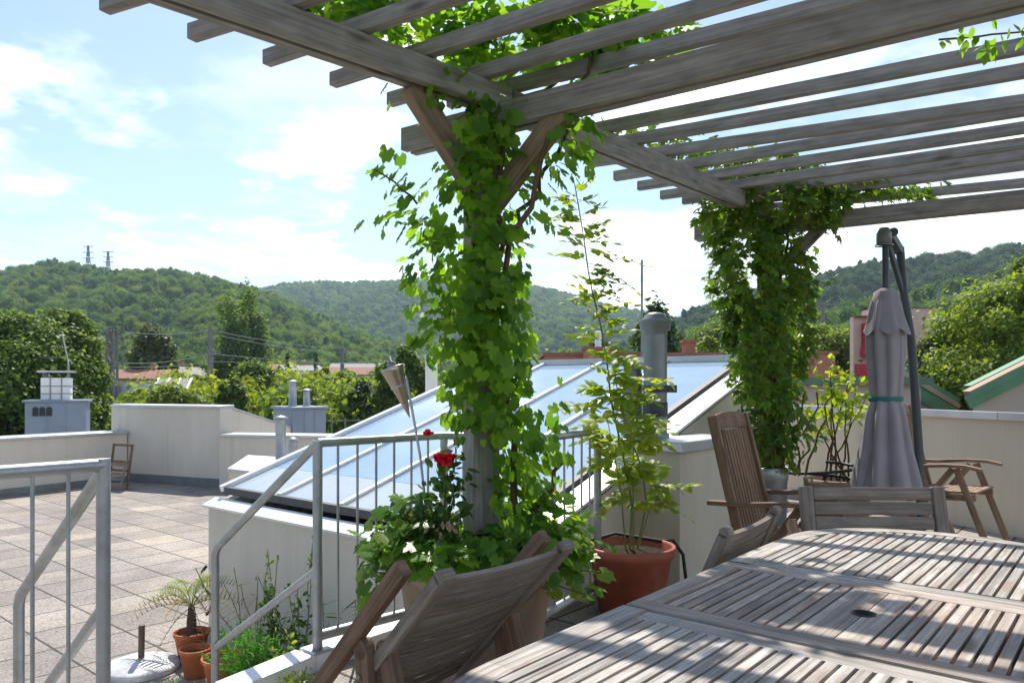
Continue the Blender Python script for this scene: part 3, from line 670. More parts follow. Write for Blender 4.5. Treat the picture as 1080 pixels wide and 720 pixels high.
# ================================================================== TABLE
TC = Vector((.775, 1.65, 0)); TA = math.atan2(.765, .644)
t = thing('extending_table', 'long oval extending garden table with weathered silver-grey teak slats', 'table', (TC.x, TC.y, 0), TA)
TZ, TH = .74, .026
def Lend(w, wo, s0, b): return s0 + b * math.sqrt(max(0, 1 - (w / wo) ** 2))
def rim_pts(off):
    wo = .44 - off; b = .40 - off; pts = [(.285, -wo)]
    for k in range(0, 25):
        th = -math.pi / 2 + math.pi * k / 24; pts.append((.75 + b * math.cos(th), wo * math.sin(th)))
    return pts + [(.285, wo)]
pitch_s = .0287
def leaf_part(sign):
    m = MB(); o = rim_pts(0); i_ = rim_pts(.062); n = len(o); L = 0; r0 = random.random() * 30
    for k in range(n - 1):
        q = [o[k], o[k + 1], i_[k + 1], i_[k]]; l2 = L + math.dist(o[k], o[k + 1])
        vs = [(sign * x, y, TZ) for x, y in q] + [(sign * x, y, TZ - TH) for x, y in q]
        uu = [(L + r0, 0), (l2 + r0, 0), (l2 + r0, .062), (L + r0, .062)]
        m.add(vs, [(0, 1, 2, 3), (7, 6, 5, 4), (0, 4, 5, 1), (2, 6, 7, 3)], [uu, uu[::-1], [uu[0], uu[0], uu[1], uu[1]], [uu[2], uu[2], uu[3], uu[3]]])
        L = l2
    rim = m
    rim.bar((sign * .315, -.376, TZ - TH / 2 - .0015), (sign * .315, .376, TZ - TH / 2 - .0015), .058, TH - .002)
    k = 0; w = -.355
    while w < .37:
        e = Lend(abs(w) + .01, .378, .75, .338) - .004
        rim.bar((sign * .346, w, TZ - .0195), (sign * e, w, TZ - .0195), .0214, .038)
        w += pitch_s
    rim.bar((sign * .62, -.37, TZ - .045), (sign * .62, .37, TZ - .045), .04, .04); rim.bar((sign * .95, -.3, TZ - .045), (sign * .95, .3, TZ - .045), .04, .04)
    return rim.build('table_leaf', M['teak_grey'], t, local=True, bevel=.0009)
leaf_part(-1); leaf_part(1)
m = MB()
for sg in (-1, 1):
    m.bar((sg * .2465, -.439, TZ - TH / 2), (sg * .2465, .439, TZ - TH / 2), .058, TH)
    m.bar((-.217, sg * .409, TZ - TH / 2), (.217, sg * .409, TZ - TH / 2), .060, TH)
    m.bar((-.2165, sg * .0345, TZ - .0115), (.2165, sg * .0345, TZ - .0115), .066, .021) if False else None
w = -.3625
while w < .37:
    if abs(w) > .062: m.bar((-.2165, w, TZ - .0195), (.2165, w, TZ - .0195), .0214, .038)
    w += pitch_s
# two wide boards with the parasol hole
for sg in (-1, 1):
    hole = [(.024 * math.cos(math.pi * k / 12), sg * .024 * math.sin(math.pi * k / 12) + sg * .0012) for k in range(13)]
    top = [(.2165, sg * .0012), (.2165, sg * .058), (-.2165, sg * .058), (-.2165, sg * .0012)]
    poly = top + hole[::-1]; nn = len(poly)
    vs = [(x, y, TZ - .001) for x, y in poly] + [(x, y, TZ - .022) for x, y in poly]
    r0 = random.random() * 20; uvp = [(x + r0, y) for x, y in poly]
    m.add(vs, [tuple(range(nn)), tuple(range(nn, 2 * nn))[::-1]] + [(i, (i + 1) % nn, nn + (i + 1) % nn, nn + i) for i in range(nn)], [uvp, uvp[::-1]] + [[uvp[i], uvp[(i + 1) % nn], uvp[(i + 1) % nn], uvp[i]] for i in range(nn)])
m.build('table_centre', M['teak_mid'], t, local=True, bevel=.0009)
m = MB(); m.lathe([(.026, TZ - .03), (.026, TZ + .0012), (.0225, TZ + .0012), (.0225, TZ - .03)], 24); m.build('parasol_ring', M['black'], t, local=True)
m = MB(); m.lathe([(.0225, TZ - .012), (.001, TZ - .012)], 24); m.build('parasol_plug', M['black'], t, local=True)
m = MB()
for sg in (-1, 1):
    m.bar((-.72, sg * .33, TZ - .068), (.72, sg * .33, TZ - .068), .024, .08); m.bar((sg * .72, -.318, TZ - .068), (sg * .72, .318, TZ - .068), .024, .08)
m.build('apron', M['teak_chair'], t, local=True)
for sx in (-1, 1):
    for sy in (-1, 1):
        m = MB(); m.bar((sx * .68, sy * .29, 0), (sx * .68, sy * .29, TZ - .03), .06, .06); m.build('leg', M['teak_chair'], t, local=True, bevel=.004)

# ================================================================== CHAIRS
def curve_bar(m, pts, w, h, up=(0, 0, 1)):
    """one continuous bent board through pts"""
    pts = [Vector(p) for p in pts]; n = len(pts); vs = []; L = 0; Ls = []
    for i, p in enumerate(pts):
        a = (pts[min(i + 1, n - 1)] - pts[max(i - 1, 0)]).normalized(); u_ = Vector(up); u_ = (u_ - a * u_.dot(a)).normalized(); sd = a.cross(u_)
        if i: L += (p - pts[i - 1]).length
        Ls.append(L)
        for x, y in ((-1, -1), (1, -1), (1, 1), (-1, 1)): vs.append(p + sd * (w / 2 * x) + u_ * (h / 2 * y))
    ou, ov = random.random() * 40, random.random() * 40; cc = ((-w / 2 - h / 2), (w / 2 - h / 2), (w / 2 + h / 2), (-w / 2 + h / 2)); fs = [(0, 1, 2, 3), tuple(4 * (n - 1) + k for k in (3, 2, 1, 0))]; uv = [[(ou, ov)] * 4] * 2
    for i in range(n - 1):
        for k in range(4):
            k2 = (k + 1) % 4; fs.append((4 * i + k, 4 * i + 4 + k, 4 * i + 4 + k2, 4 * i + k2)); uv.append([(ou + Ls[i], ov + cc[k]), (ou + Ls[i + 1], ov + cc[k]), (ou + Ls[i + 1], ov + cc[k2]), (ou + Ls[i], ov + cc[k2])])
    m.add(vs, fs, uv)
def recliner(label, loc, rz, frame, slat, group=None, zb=1.08):
    """high-backed folding armchair; +Y is the way the sitter faces"""
    t = thing('garden_armchair', label, 'chair', loc, rz, group)
    b0 = Vector((0, -.20, .42)); b1 = Vector((0, -.36, zb))
    bx = Vector((1, 0, 0)); ud = (b1 - b0).normalized(); nrm = Vector((1, 0, 0)).cross(ud)
    m = MB()
    for sx in (-1, 1): m.bar(b0 + bx * .245 * sx - ud * .06, b1 + bx * .235 * sx, .034, .05, nrm)
    # arched top rail
    n = 10
    for k in range(n):
        x0 = -.218 + .436 * k / n; x1 = -.218 + .436 * (k + 1) / n
        f = lambda x: .018 * (1 - (x / .218) ** 2)
        lo = b1 - ud * .085; 
        q = [lo + bx * x0 + ud * f(x0) * .6, lo + bx * x1 + ud * f(x1) * .6, b1 + bx * x1 + ud * f(x1), b1 + bx * x0 + ud * f(x0)]
        m.add([p + nrm * .012 for p in q] + [p - nrm * .012 for p in q], [(0, 1, 2, 3), (7, 6, 5, 4), (2, 6, 7, 3), (0, 4, 5, 1)], [[(x0, 0), (x1, 0), (x1, .085), (x0, .085)]] * 4)
    m.bar(b0 + bx * -.225 + ud * .03, b0 + bx * .225 + ud * .03, .024, .05, ud)
    m.build('backrest_frame', frame, t, local=True, bevel=.004)
    m = MB(); L = (b1 - b0).length
    for k in range(10):
        x = -.195 + .39 * k / 9; m.bar(b0 + bx * x + ud * .055, b0 + bx * x + ud * (L - .08), .026, .012, nrm)
    m.build('backrest', slat, t, local=True)
    m = MB()
    for sx in (-1, 1): m.bar((sx * .235, -.24, .405), (sx * .235, .25, .425), .03, .045)
    for k in range(9):
        y = -.19 + .42 * k / 8; m.bar((-.25, y, .443 + .02 * (k / 8)), (.25, y, .443 + .02 * (k / 8)), .045, .016)
    m.build('seat', slat, t, local=True, bevel=.003)
    for sx in (-1, 1):
        m = MB(); curve_bar(m, [(sx * .285, -.36, .625), (sx * .285, -.15, .632), (sx * .285, .05, .652), (sx * .285, .2, .655), (sx * .285, .30, .635)], .055, .024)
        m.build('armrest', frame, t, local=True, bevel=.005)
        m = MB(); m.bar((sx * .262, .13, .635), (sx * .262, .36, 0), .045, .026, (1, 0, 0)); m.build('leg', frame, t, local=True, bevel=.004)
        m = MB(); m.bar((sx * .232, .10, .63), (sx * .232, -.36, 0), .045, .026, (1, 0, 0)); m.build('leg', frame, t, local=True, bevel=.004)
    return t
def face(v): return math.atan2(v[1], v[0]) - math.pi / 2
# tall brown chair left of post 2
ct = Vector((1.50, 3.98, 0))
recliner('tall brown slatted armchair standing by the planter of the far pergola post', ct, face((.80, -.60)), M['teak_brown'], M['teak_brown'])
recliner('reddish teak armchair half hidden behind the closed parasol', Vector((3.36, 5.78, 0)), face((.70, -.71)), M['teak_warm'], M['teak_warm'])
# low-backed chair at the far end of the table
def lowchair(label, loc, rz):
    t = thing('folding_chair', label, 'chair', loc, rz)
    b0 = Vector((0, -.18, .46)); b1 = Vector((0, -.27, .835)); ud = (b1 - b0).normalized(); bx = Vector((1, 0, 0)); nrm = bx.cross(ud)
    for sx in (-1, 1):
        m = MB(); m.bar(b0 + bx * .255 * sx - ud * .08, b1 + bx * .255 * sx + ud * .01, .05, .034, nrm); m.build('stile', M['teak_chair'], t, local=True, bevel=.006)
    m = MB()
    for k in range(7):
        z = .028 + .0565 * k; m.bar(b0 + bx * -.229 + ud * z, b0 + bx * .229 + ud * z, .018, .049, ud)
    m.build('backrest', M['teak_chair'], t, local=True, bevel=.004)
    m = MB()
    for k in range(8):
        y = -.15 + .40 * k / 7; m.bar((-.23, y, .45), (.23, y, .45), .048, .018)
    m.build('seat', M['teak_chair'], t, local=True, bevel=.003)
    for sx in (-1, 1):
        m = MB(); m.bar((sx * .30, -.30, .70), (sx * .30, .26, 0), .05, .03, (1, 0, 0)); m.build('leg', M['teak_warm'], t, local=True, bevel=.004)
        m = MB(); m.bar((sx * .268, .16, .44), (sx * .268, -.30, 0), .05, .028, (1, 0, 0)); m.build('leg', M['teak_warm'], t, local=True, bevel=.004)
    return t
lowchair('grey folding chair with a low horizontally slatted back at the far table end', Vector((1.405, 2.68, 0)), face((-.03, -1)))
# tipped folding chairs leaning on the long side of the table
def tipped(label, loc, rz, group=None, lean=(.69, .725), upright=True, hw=.228, wood='teak_shaded'):
    """+Y points to the table; the back panel leans over towards it"""
    t = thing('tipped_folding_chair', label, 'chair', loc, rz, group)
    top = Vector((0, -.02, .778 if upright else .775)); ud = Vector((0, lean[0], lean[1])).normalized(); bx = Vector((1, 0, 0)); nrm = bx.cross(ud)
    for sx in (-1, 1):
        m = MB(); m.bar(top + bx * hw * sx + ud * .012, top + bx * hw * sx - ud * .70, .042, .035, nrm)
        m.tube([top + bx * (hw * sx - .021) + ud * .012, top + bx * (hw * sx + .021) + ud * .012], .0175, 12)
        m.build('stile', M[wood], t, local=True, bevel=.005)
    m = MB(); n = 11
    for k in range(n):
        s = -.026 - .0575 * k
        pts = [top + bx * ((hw - .023) * (j - 3) / 3) + ud * s - nrm * (.009 * (1 - ((j - 3) / 3) ** 2)) for j in range(7)]
        curve_bar(m, pts, .0505, .014, nrm)
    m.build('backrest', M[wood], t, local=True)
    o = Vector((0, -.10, 0))
    for sx in (-1, 1):
        x = (hw + .037) * sx
        m = MB(); p = top + o + bx * x + Z * .02; m.bar(p + ud * (.0 if upright else -.36), p - ud * .62, .034, .046, nrm); m.build('leg', M['teak_brown'], t, local=True, bevel=.006)
        m = MB(); q = Vector((x * .97, -.295, .555 if upright else .42)); m.bar(q + Vector((0, 0, 0)), Vector((x * .97, -.22, 0.0)), .03, .055, (0, 1, 0))
        m.tube([q + bx * -.015, q + bx * .015], .0275, 14); m.build('leg', M['teak_brown'], t, local=True, bevel=.003)
        m = MB(); q2 = Vector((x * .86, -.235, .56 if upright else .42)); m.bar(q2, Vector((x * .86, -.05, 0.0)), .03, .055, (0, 1, 0)); m.tube([q2 + bx * -.015, q2 + bx * .015], .0275, 14)
        m.build('leg', M['teak_brown'], t, local=True, bevel=.003)
        m = MB(); e = q - Z * .07; m.tube([e + bx * .02 * sx, e + bx * -.02 * sx + bx * .0], .008, 10); m.build('hinge_bolt', M['zinc'], t, local=True)
    m = MB()
    for k in range(6): 
        y = -.20 - .03 * k; m.bar((.02 - hw, y, .40 - .055 * k), (hw - .02, y, .40 - .055 * k), .045, .016, (0, .8, .6))
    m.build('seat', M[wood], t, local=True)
    return t
c1 = Vector((.004, 1.945, 0)); cr = face((.765, -.644))
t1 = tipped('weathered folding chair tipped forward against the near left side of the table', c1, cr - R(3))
tipped('weathered folding chair tipped against the table between the red pot and the tall brown chair', Vector((.825, 2.52, 0)), cr + R(4), None, (.40, .92), False, .25, 'teak_chair')

# ================================================================== PARASOL
pd = 5.2; pc = D(934, pd); 
t = thing('cantilever_parasol', 'closed mauve-grey cantilever parasol tied with a teal strap', 'parasol', (pc.x + .25, pc.y + .1, 0))
def zz(v): return ZV(v, pd)
prof = [(.208, zz(517)), (.190, zz(500)), (.152, zz(470)), (.128, zz(440)), (.102, zz(424)), (.098, zz(418)), (.108, zz(400)), (.120, zz(370)), (.118, zz(345)), (.085, zz(318)), (.02, zz(306))]
st_ = lambda th, z: (.34 * (abs(math.sin(3.5 * th + .5 + .25 * math.sin(2 * th + 3 * z))) ** .55 - .66) + .07 * math.sin(9 * th + 2 + 2 * z) + .05 * math.cos(2 * th + z * 3)) * (1 if z < zz(425) else (.45 if z < zz(412) else .8))
P_ = [];
for (r0, z0), (r1, z1) in zip(prof[:-1], prof[1:]):
    for k in range(3): P_.append((r0 + (r1 - r0) * k / 3, z0 + (z1 - z0) * k / 3))
P_.append(prof[-1])
m = MB(); m.lathe(P_, 140, (pc.x, pc.y, 0), st_); m.build('canopy', M['cloth'], t)
m = MB(); m.lathe([(.142, zz(351)), (.130, zz(345)), (.110, zz(335)), (.088, zz(318)), (.075, zz(308)), (.03, zz(304))], 96, (pc.x, pc.y, 0), lambda th, z: (.24 * (abs(math.sin(3 * th + .9)) ** .7 - .6) + .05 * math.sin(7 * th)) * min(1, (zz(302) - z) * 4.5), None, True, lambda th, z: .026 * math.cos(6 * th + 1.8) * min(1, max(0, (zz(320) - z) * 4))); m.build('vent_flap', M['cloth'], t)
m = MB(); m.lathe([(.106, zz(423)), (.111, zz(422)), (.111, zz(419)), (.106, zz(418))], 48, (pc.x, pc.y, 0)); m.build('tie_strap', M['teal'], t)
m = MB(); m.tube([Vector((pc.x, pc.y, zz(515))), Vector((pc.x, pc.y, zz(250)))], .022, 12); m.build('centre_pole', M['umbmetal'], t)
mx = pc.x + .20; my = pc.y + .15
mast = [Vector((x_, my, z_)) for x_, z_ in ((2.93, 0), (2.905, .78), (2.878, 1.2), (2.85, 1.585), (2.80, 1.90), (2.77, 2.23))]
m = MB(); m.tube(mast, [.030, .030, .030, .029, .028, .028], 14); m.build('mast', M['umbmetal'], t)
m = MB(); hz = zz(248)
m.lathe([(.036, hz - .07), (.05, hz - .065), (.05, hz + .01), (.03, hz + .05), (.001, hz + .055)], 20, (pc.x - .01, pc.y, 0)); m.lathe([(.06, hz - .075), (.06, hz - .067)], 20, (pc.x - .01, pc.y, 0))
m.build('hub', M['zinc'], t)
m = MB(); m.bar(Vector((pc.x + .02, pc.y, hz + .02)), Vector((2.77, my, 2.20)), .05, .05); m.bar(Vector((pc.x + .03, pc.y + .05, hz)), Vector((2.80, my, 1.88)), .028, .03); m.tube([Vector((pc.x + .05, pc.y - .02, hz + .02)), Vector((pc.x + .05, pc.y + .06, hz + .02))], .03, 14); m.build('arm', M['umbmetal'], t)
m = MB()
for k in range(2):
    m.bar(Vector((pc.x + .29, my, .03)) + Vector((-.4, 0, 0) if k else (0, -.4, .045)), Vector((pc.x + .29, my, .03)) + Vector((.4, 0, 0) if k else (0, .4, .045)), .06, .045)
m.build('cross_foot', M['umbmetal'], t)

# ================================================================== POTS
def pot(name, label, c, r_top, r_bot, z0, z1, mat, rim=.03, cat='pot', seg=40, soil=.04):
    t = thing(name, label, cat, (c.x, c.y, z0))
    m = MB(); h = z1 - z0
    m.lathe([(.001, z0), (r_bot, z0), (r_bot + (r_top - r_bot) * .85, z0 + h * .86), (r_top * 1.02, z0 + h * .865), (r_top * 1.05, z1), (r_top * 1.05 - rim * .5, z1 + .004), (r_top - rim * .3, z1 - .01), (r_top - rim, z1 - soil - .02)], seg, (c.x, c.y, 0))
    m.build('pot_shell', mat, t)
    m = MB(); m.lathe([(r_top - rim * .6, z1 - soil), (r_top * .5, z1 - soil + .012), (.001, z1 - soil + .018)], seg, (c.x, c.y, 0)); m.build('soil', M['soil'], t)
    return t
pr = D(665, 4.08); zr = ZV(575, 4.08)
pot('plant_pot', 'big red-brown plastic plant pot beside the table, in front of the flue block', pr, .232, .165, 0, .375, M['redpot'])
pp = D(202, 5.2, LOW); pot('flower_pot', 'terracotta pot holding the small palm on the lower terrace', pp, .115, .08, LOW, LOW + .19, M['terracotta'], .018)
pq = D(206, 4.88, LOW); pot('flower_pot', 'empty-looking terracotta pot in front of the palm pot', pq, .098, .066, LOW, LOW + .185, M['terracotta'], .016)
po = D(238, 4.72, LOW); pot('flower_pot', 'terracotta pot under the feathery green plant, at the skylight wall', po, .14, .10, LOW, LOW + .19, M['terracotta'], .016)
pb = Vector((P1.x - .02, P1.y - .04, 0)); pot('planter_tub', 'beige clay planter tub around the near pergola post', pb, .34, .27, 0, .50, M['beigepot'], .035, 'planter')
pg = Vector((P2.x, P2.y, 0)); pot('planter_tub', 'round galvanised planter around the far pergola post', pg, .125, .11, .0, .655, M['galv'], .01, 'planter')
ps = D(884, 5.75); pot('plant_pot', 'wide dark pot of the bare-stemmed shrub left of the parasol', ps, .24, .19, 0, .53, M['beigepot'], .03)
# hoses
m = MB(); hc = D(868, 5.55); m.tube([hc + Vector((.24 * math.cos(a_ * .5), .16 * math.sin(a_ * .5), .545 + .008 * a_)) for a_ in range(0, 16)], .012, 8); tag(m.build('garden_hose', M['black']), 'black garden hose coiled on the rim of the shrub pot', 'hose')
m = MB(); q = pr + Vector((.2, .12, .37)); m.tube([pr + Vector((-.22, .05, .388)), pr + Vector((-.05, .235, .392)), q, q + Vector((.06, .02, .005)), q + Vector((.12, .03, -.08)), q + Vector((.14, .02, -.26)), q + Vector((.17, 0, -.36))], .010, 8); tag(m.build('irrigation_hose', M['black']), 'black irrigation hose hanging over the back rim of the big red pot', 'hose')
# parasol base disc on lower terrace
pdisc = W(149, 706, LOW)
t = thing('parasol_base', 'worn white round parasol base with a rusty stub tube on the lower terrace', 'parasol base', tuple(pdisc))
m = MB(); m.lathe([(.235, LOW + .002), (.24, LOW + .03), (.225, LOW + .045), (.10, LOW + .075), (.04, LOW + .08), (.001, LOW + .08)], 40, (pdisc.x, pdisc.y, 0)); m.build('base_disc', M['disc'], t)
m = MB(); m.tube([Vector((pdisc.x, pdisc.y, LOW + .075)), Vector((pdisc.x + .003, pdisc.y, LOW + .30))], .020, 14); m.build('stub_tube', M['rusty'], t)
# black hose loop by the skylight corner
m = MB(); q = D(219, 5.85, LOW); m.tube([q + Vector((.01 + .05 * math.sin(a_), -.05, .12 + .06 * a_)) for a_ in (0, .8, 1.6, 2.4, 3.2, 4.0, 4.8, 5.6, 6.3)], .011, 8); tag(m.build('black_cable', M['black']), 'short black cable curling up beside the skylight corner above the palm pots', 'cable')
# wooden folding crate chair at the far parapet
q = D(123, 13.75, LOW); ax = (hr - hl).normalized(); nx = Vector((ax.y, -ax.x, 0))
t = thing('wooden_folding_chair', 'small dark wooden folding chair leaning at the tall parapet', 'chair', tuple(q))
m = MB()
for sx in (-1, 1): m.bar(q + ax * .24 * sx + nx * -.02, q + ax * .24 * sx + nx * -.14 + Z * .82, .035, .03)
for z_ in (.80, .50, .34): m.bar(q + ax * -.24 + nx * (-.02 - .15 * z_) + Z * z_, q + ax * .24 + nx * (-.02 - .15 * z_) + Z * z_, .02, .045)
m.build('back_frame', M['teak_brown'], t)
m = MB()
for sx in (-1, 1): m.bar(q + ax * .27 * sx + nx * .14, q + ax * .27 * sx + nx * .02 + Z * .52, .035, .03)
for z_ in (.46, .10, .2, .3): m.bar(q + ax * -.27 + nx * (.14 - .2 * z_) + Z * z_, q + ax * .27 + nx * (.14 - .2 * z_) + Z * z_, .02, .06)
m.build('seat_frame', M['teak_chair'], t)

# torch
t0 = D(414, 3.15); ztp = ZV(388, 3.15); tip = D(432, 3.15, ZV(440, 3.15)); axis = Vector((t0.x, t0.y, ztp)) - tip; H_ = axis.length
t = thing('garden_torch', 'conical metal garden torch on a thin bent rod in the planter', 'torch', (D(456, 3.15).x, 3.15, .48))
m = MB(); m.lathe([(.002, 0), (.046, H_ * .92), (.054, H_), (.05, H_ + .003), (.001, H_ + .004)], 28, tip, None, axis); m.build('torch_cone', M['brass'], t)
an = axis.normalized()
m = MB(); q = tip + an * (H_ + .004); m.lathe([(.02, 0), (.02, .02), (.008, .024), (.008, .045), (.001, .046)], 16, q, None, an); m.build('wick_holder', M['zinc'], t)
m = MB(); q = tip + an * H_ * .62; rr_ = .033
m.lathe([(rr_, -.004), (rr_ + .004, 0), (rr_, .004)], 24, q, None, an); m.tube([q + Vector((.03, -.01, .0)), D(426, 3.13, ZV(394, 3.13)), D(429, 3.13, ZV(400, 3.13)), D(443, 3.14, ZV(480, 3.14)), D(457, 3.15, .45)], .0055, 8); m.build('rod', M['rod'], t)

# ================================================================== PLANTS
def sample_stem(pts, n):
    pts = [Vector(p) for p in pts]; L = [0]
    for a, b in zip(pts[:-1], pts[1:]): L.append(L[-1] + (b - a).length)
    out = []
    for k in range(n):
        s = L[-1] * k / (n - 1)
        for i in range(len(pts) - 1):
            if s <= L[i + 1] + 1e-9: out.append(pts[i].lerp(pts[i + 1], (s - L[i]) / max(1e-9, L[i + 1] - L[i]))); break
    return out
# --- grape vine on the near post
t = thing('grape_vine', 'lush grape vine climbing the near pergola post and over the rafters above it', 'vine', (P1.x, P1.y, .5))
m = MB()
def wander(p0, p1, n, a):
    return [p0.lerp(p1, k / n) + Vector((random.uniform(-a, a), random.uniform(-a, a), random.uniform(-a, a) * .5)) * (0 if k in (0,) else 1) for k in range(n + 1)]
def stem(p0, p1, r0, r1, n=10, a=.03): 
    p = wander(Vector(p0), Vector(p1), n, a); m.tube(p, [r0 + (r1 - r0) * k / n for k in range(n + 1)], 7)
px = P1
stem(px + Vector((.17, -.05, .48)), px + Vector((.07, -.09, 2.4)), .016, .012, 14, .025)
stem(px + Vector((.15, .0, .50)), px + Vector((.36, -.12, .95)), .014, .008, 6, .02)
stem(px + Vector((.06, -.09, 1.2)), px + Vector((-.05, -.08, 2.1)), .012, .008, 8, .03)
stem(D(545, 3.05, ZV(240, 3.05)), D(628, 3.1, ZV(50, 3.1)), .012, .008, 8, .03)
stem(px + Vector((.07, -.09, 1.75)), D(600, 3.3, ZV(130, 3.3)), .012, .008, 8, .03)
stem(D(520, 3.3, 2.45), D(350, 3.05, 2.72), .010, .006, 8, .03); stem(D(520, 3.3, 2.45), D(650, 3.4, 2.75), .010, .006, 8, .03)
stem(D(440, 3.1, ZV(215, 3.1)), D(397, 3.0, ZV(178, 3.0)), .005, .003, 5, .01)
m.build('vine_stem', M['stem'], t)
prof_l = [(180, -62, 62), (150, -30, 75), (200, -95, 70), (230, -92, 62), (270, -70, 60), (300, -70, 55), (330, -68, 62), (370, -62, 66), (400, -50, 70), (430, -42, 78), (452, -20, 80)]
prof_l = [(v_, a_ * .80, b_ * .84) for v_, a_, b_ in prof_l]; prof_l.sort()
def ext(v):
    for (v0, a0, b0), (v1, a1, b1) in zip(prof_l[:-1], prof_l[1:]):
        if v0 <= v <= v1:
            k = (v - v0) / (v1 - v0); return a0 + (a1 - a0) * k, b0 + (b1 - b0) * k
    return prof_l[-1][1:] if v > prof_l[-1][0] else prof_l[0][1:]
pos = []; 
clump = [(random.uniform(120, 455), random.random(), random.uniform(-.24, .24)) for _ in range(95)]
while len(pos) < 1080:
    v, k, dy = random.choice(clump); v += random.gauss(0, 16)
    if v < 105 or v > 462: continue
    a, b = ext(v); x = a + (b - a) * k + random.gauss(0, 10)
    if x < a - 5 or x > b + 5: continue
    d = 3.24 + dy + random.gauss(0, .05)
    w = 1 - abs((x - (a + b) / 2) / (b - a) * 2) ** 2 * .5
    if random.random() > w: continue
    if d < 3.34 and ((432 < 505 + x < 484 and 96 < v < 160) or (542 < 505 + x < 598 and 116 < v < 178)): continue
    pos.append(D(505 + x, d, ZV(v, 3.24)))
for _ in range(150):
    v = random.uniform(150, 446); pos.append(D(505 + random.gauss(0, 15), random.uniform(3.02, 3.16), ZV(v, 3.1)))
# right-hand curtain beside the bare part of the post
while len(pos) < 1080 + 150 + 185:
    v = random.uniform(455, 560); x = random.uniform(20, 72 - max(0, v - 500) * .3) if random.random() < .9 else random.uniform(-24, 20)
    if x < 20 and v > 470: continue
    pos.append(D(505 + x, random.uniform(3.05, 3.5), ZV(v, 3.24)))
# outlying sprays
for (u, v, n, su, sv) in ((396, 178, 5, 6, 5), (415, 175, 4, 7, 8), (434, 290, 26, 7, 22), (418, 215, 22, 12, 20), (598, 168, 30, 14, 16), (612, 140, 26, 14, 10), (575, 200, 24, 14, 24), (560, 470, 26, 14, 25), (586, 440, 22, 8, 18), (450, 350, 20, 8, 20), (470, 90, 30, 25, 10), (452, 112, 16, 8, 14)):
    for _ in range(n): pos.append(D(u + random.gauss(0, su), 3.15 + random.gauss(0, .08), ZV(v + random.gauss(0, sv), 3.15)))
pos = np.array([tuple(p) for p in pos]); n = len(pos)
out = pos - np.array([P1.x, P1.y, 0]); out[:, 2] = 0; out = norm(out)
nr = norm(out * .7 + np.array([0, -.25, .55]) + rng.normal(size=(n, 3)) * .42); tp = norm(np.array([0, 0, -1.0]) + out * .5 + rng.normal(size=(n, 3)) * .4)
leaves('vine_leaves', pos, nr, tp, rng.uniform(.030, .074, n), 'grape', M['vine'], t)
# canopy over the rafters
pos = []; rd = Vector((.81, -.58, 0)).normalized()
cl = []
for _ in range(90):
    u = random.uniform(318, 705); v = random.uniform(-40, 118 - abs(u - 540) * .22)
    if v > 95 - (u - 340) * .0 and u < 430: v -= 45
    zc_ = random.uniform(2.64, 2.9); d = (zc_ - EYE) * F / (V0 - v)
    if d < (2.8 if u < 420 else 3.05) or d > 4.0: continue
    if u < 520 and v > 2 + (u - 300) * .389 - 10: continue
    cl.append((D(u, d), zc_))
while len(pos) < 1250:
    c_k, zc_ = random.choice(cl); p = c_k + Vector((random.gauss(0, .07), random.gauss(0, .07), 0)); pos.append(Vector((p.x, p.y, max(2.65, zc_ + random.gauss(0, .05)))))
for _ in range(26): pos.append(D(300 + random.gauss(22, 16), 2.85, ZV(8 + random.gauss(0, 8), 2.85)))
pos = np.array([tuple(p) for p in pos]); n = len(pos)
nr = norm(np.array([0, -.1, .8]) + rng.normal(size=(n, 3)) * .55); tp = norm(np.array([0, -.2, -.7]) + rng.normal(size=(n, 3)) * .6)
leaves('vine_leaves', pos, nr, tp, rng.uniform(.04, .088, n), 'grape', M['vine'], t)

# --- creeper on the far post
t = thing('virginia_creeper', 'dense dark creeper smothering the far pergola post', 'vine', (P2.x, P2.y, .6))
m = MB()
for k in range(5): stem(P2 + Vector((random.uniform(-.07, .1), -.09, .62)), P2 + Vector((random.uniform(-.2, .2), -.1, 2.4)), .014, .009, 12, .04)
for k in range(3): stem(P2 + Vector((.16 + .04 * k, -.05, .6)), P2 + Vector((.2 + .1 * k, -.1, 1.2)), .009, .005, 6, .03)
m.build('creeper_stem', M['stem'], t)
pr2 = [(165, -25, 60), (190, -60, 120), (215, -72, 92), (250, -72, 44), (290, -62, 46), (340, -46, 42), (380, -40, 39), (420, -36, 36), (450, -18, 32), (492, -10, 30)]
def ext2(v):
    for (v0, a0, b0), (v1, a1, b1) in zip(pr2[:-1], pr2[1:]):
        if v0 <= v <= v1:
            k = (v - v0) / (v1 - v0); return a0 + (a1 - a0) * k, b0 + (b1 - b0) * k
    return pr2[-1][1:]
pos = []
clump = [(random.uniform(170, 490), random.random(), random.uniform(-.36, .3)) for _ in range(150)]
while len(pos) < 3700:
    v, k, dy = random.choice(clump); v += random.gauss(0, 11)
    if v < 168 or v > 494: continue
    a, b = ext2(v); x = a + (b - a) * k + random.gauss(0, 6)
    if x < a - 8 or x > b + 8: continue
    if v > 440 and random.random() < .55: continue
    pos.append(D(811 + x, 5.35 + dy * (1 if v < 430 else .4), ZV(v, 5.35)))
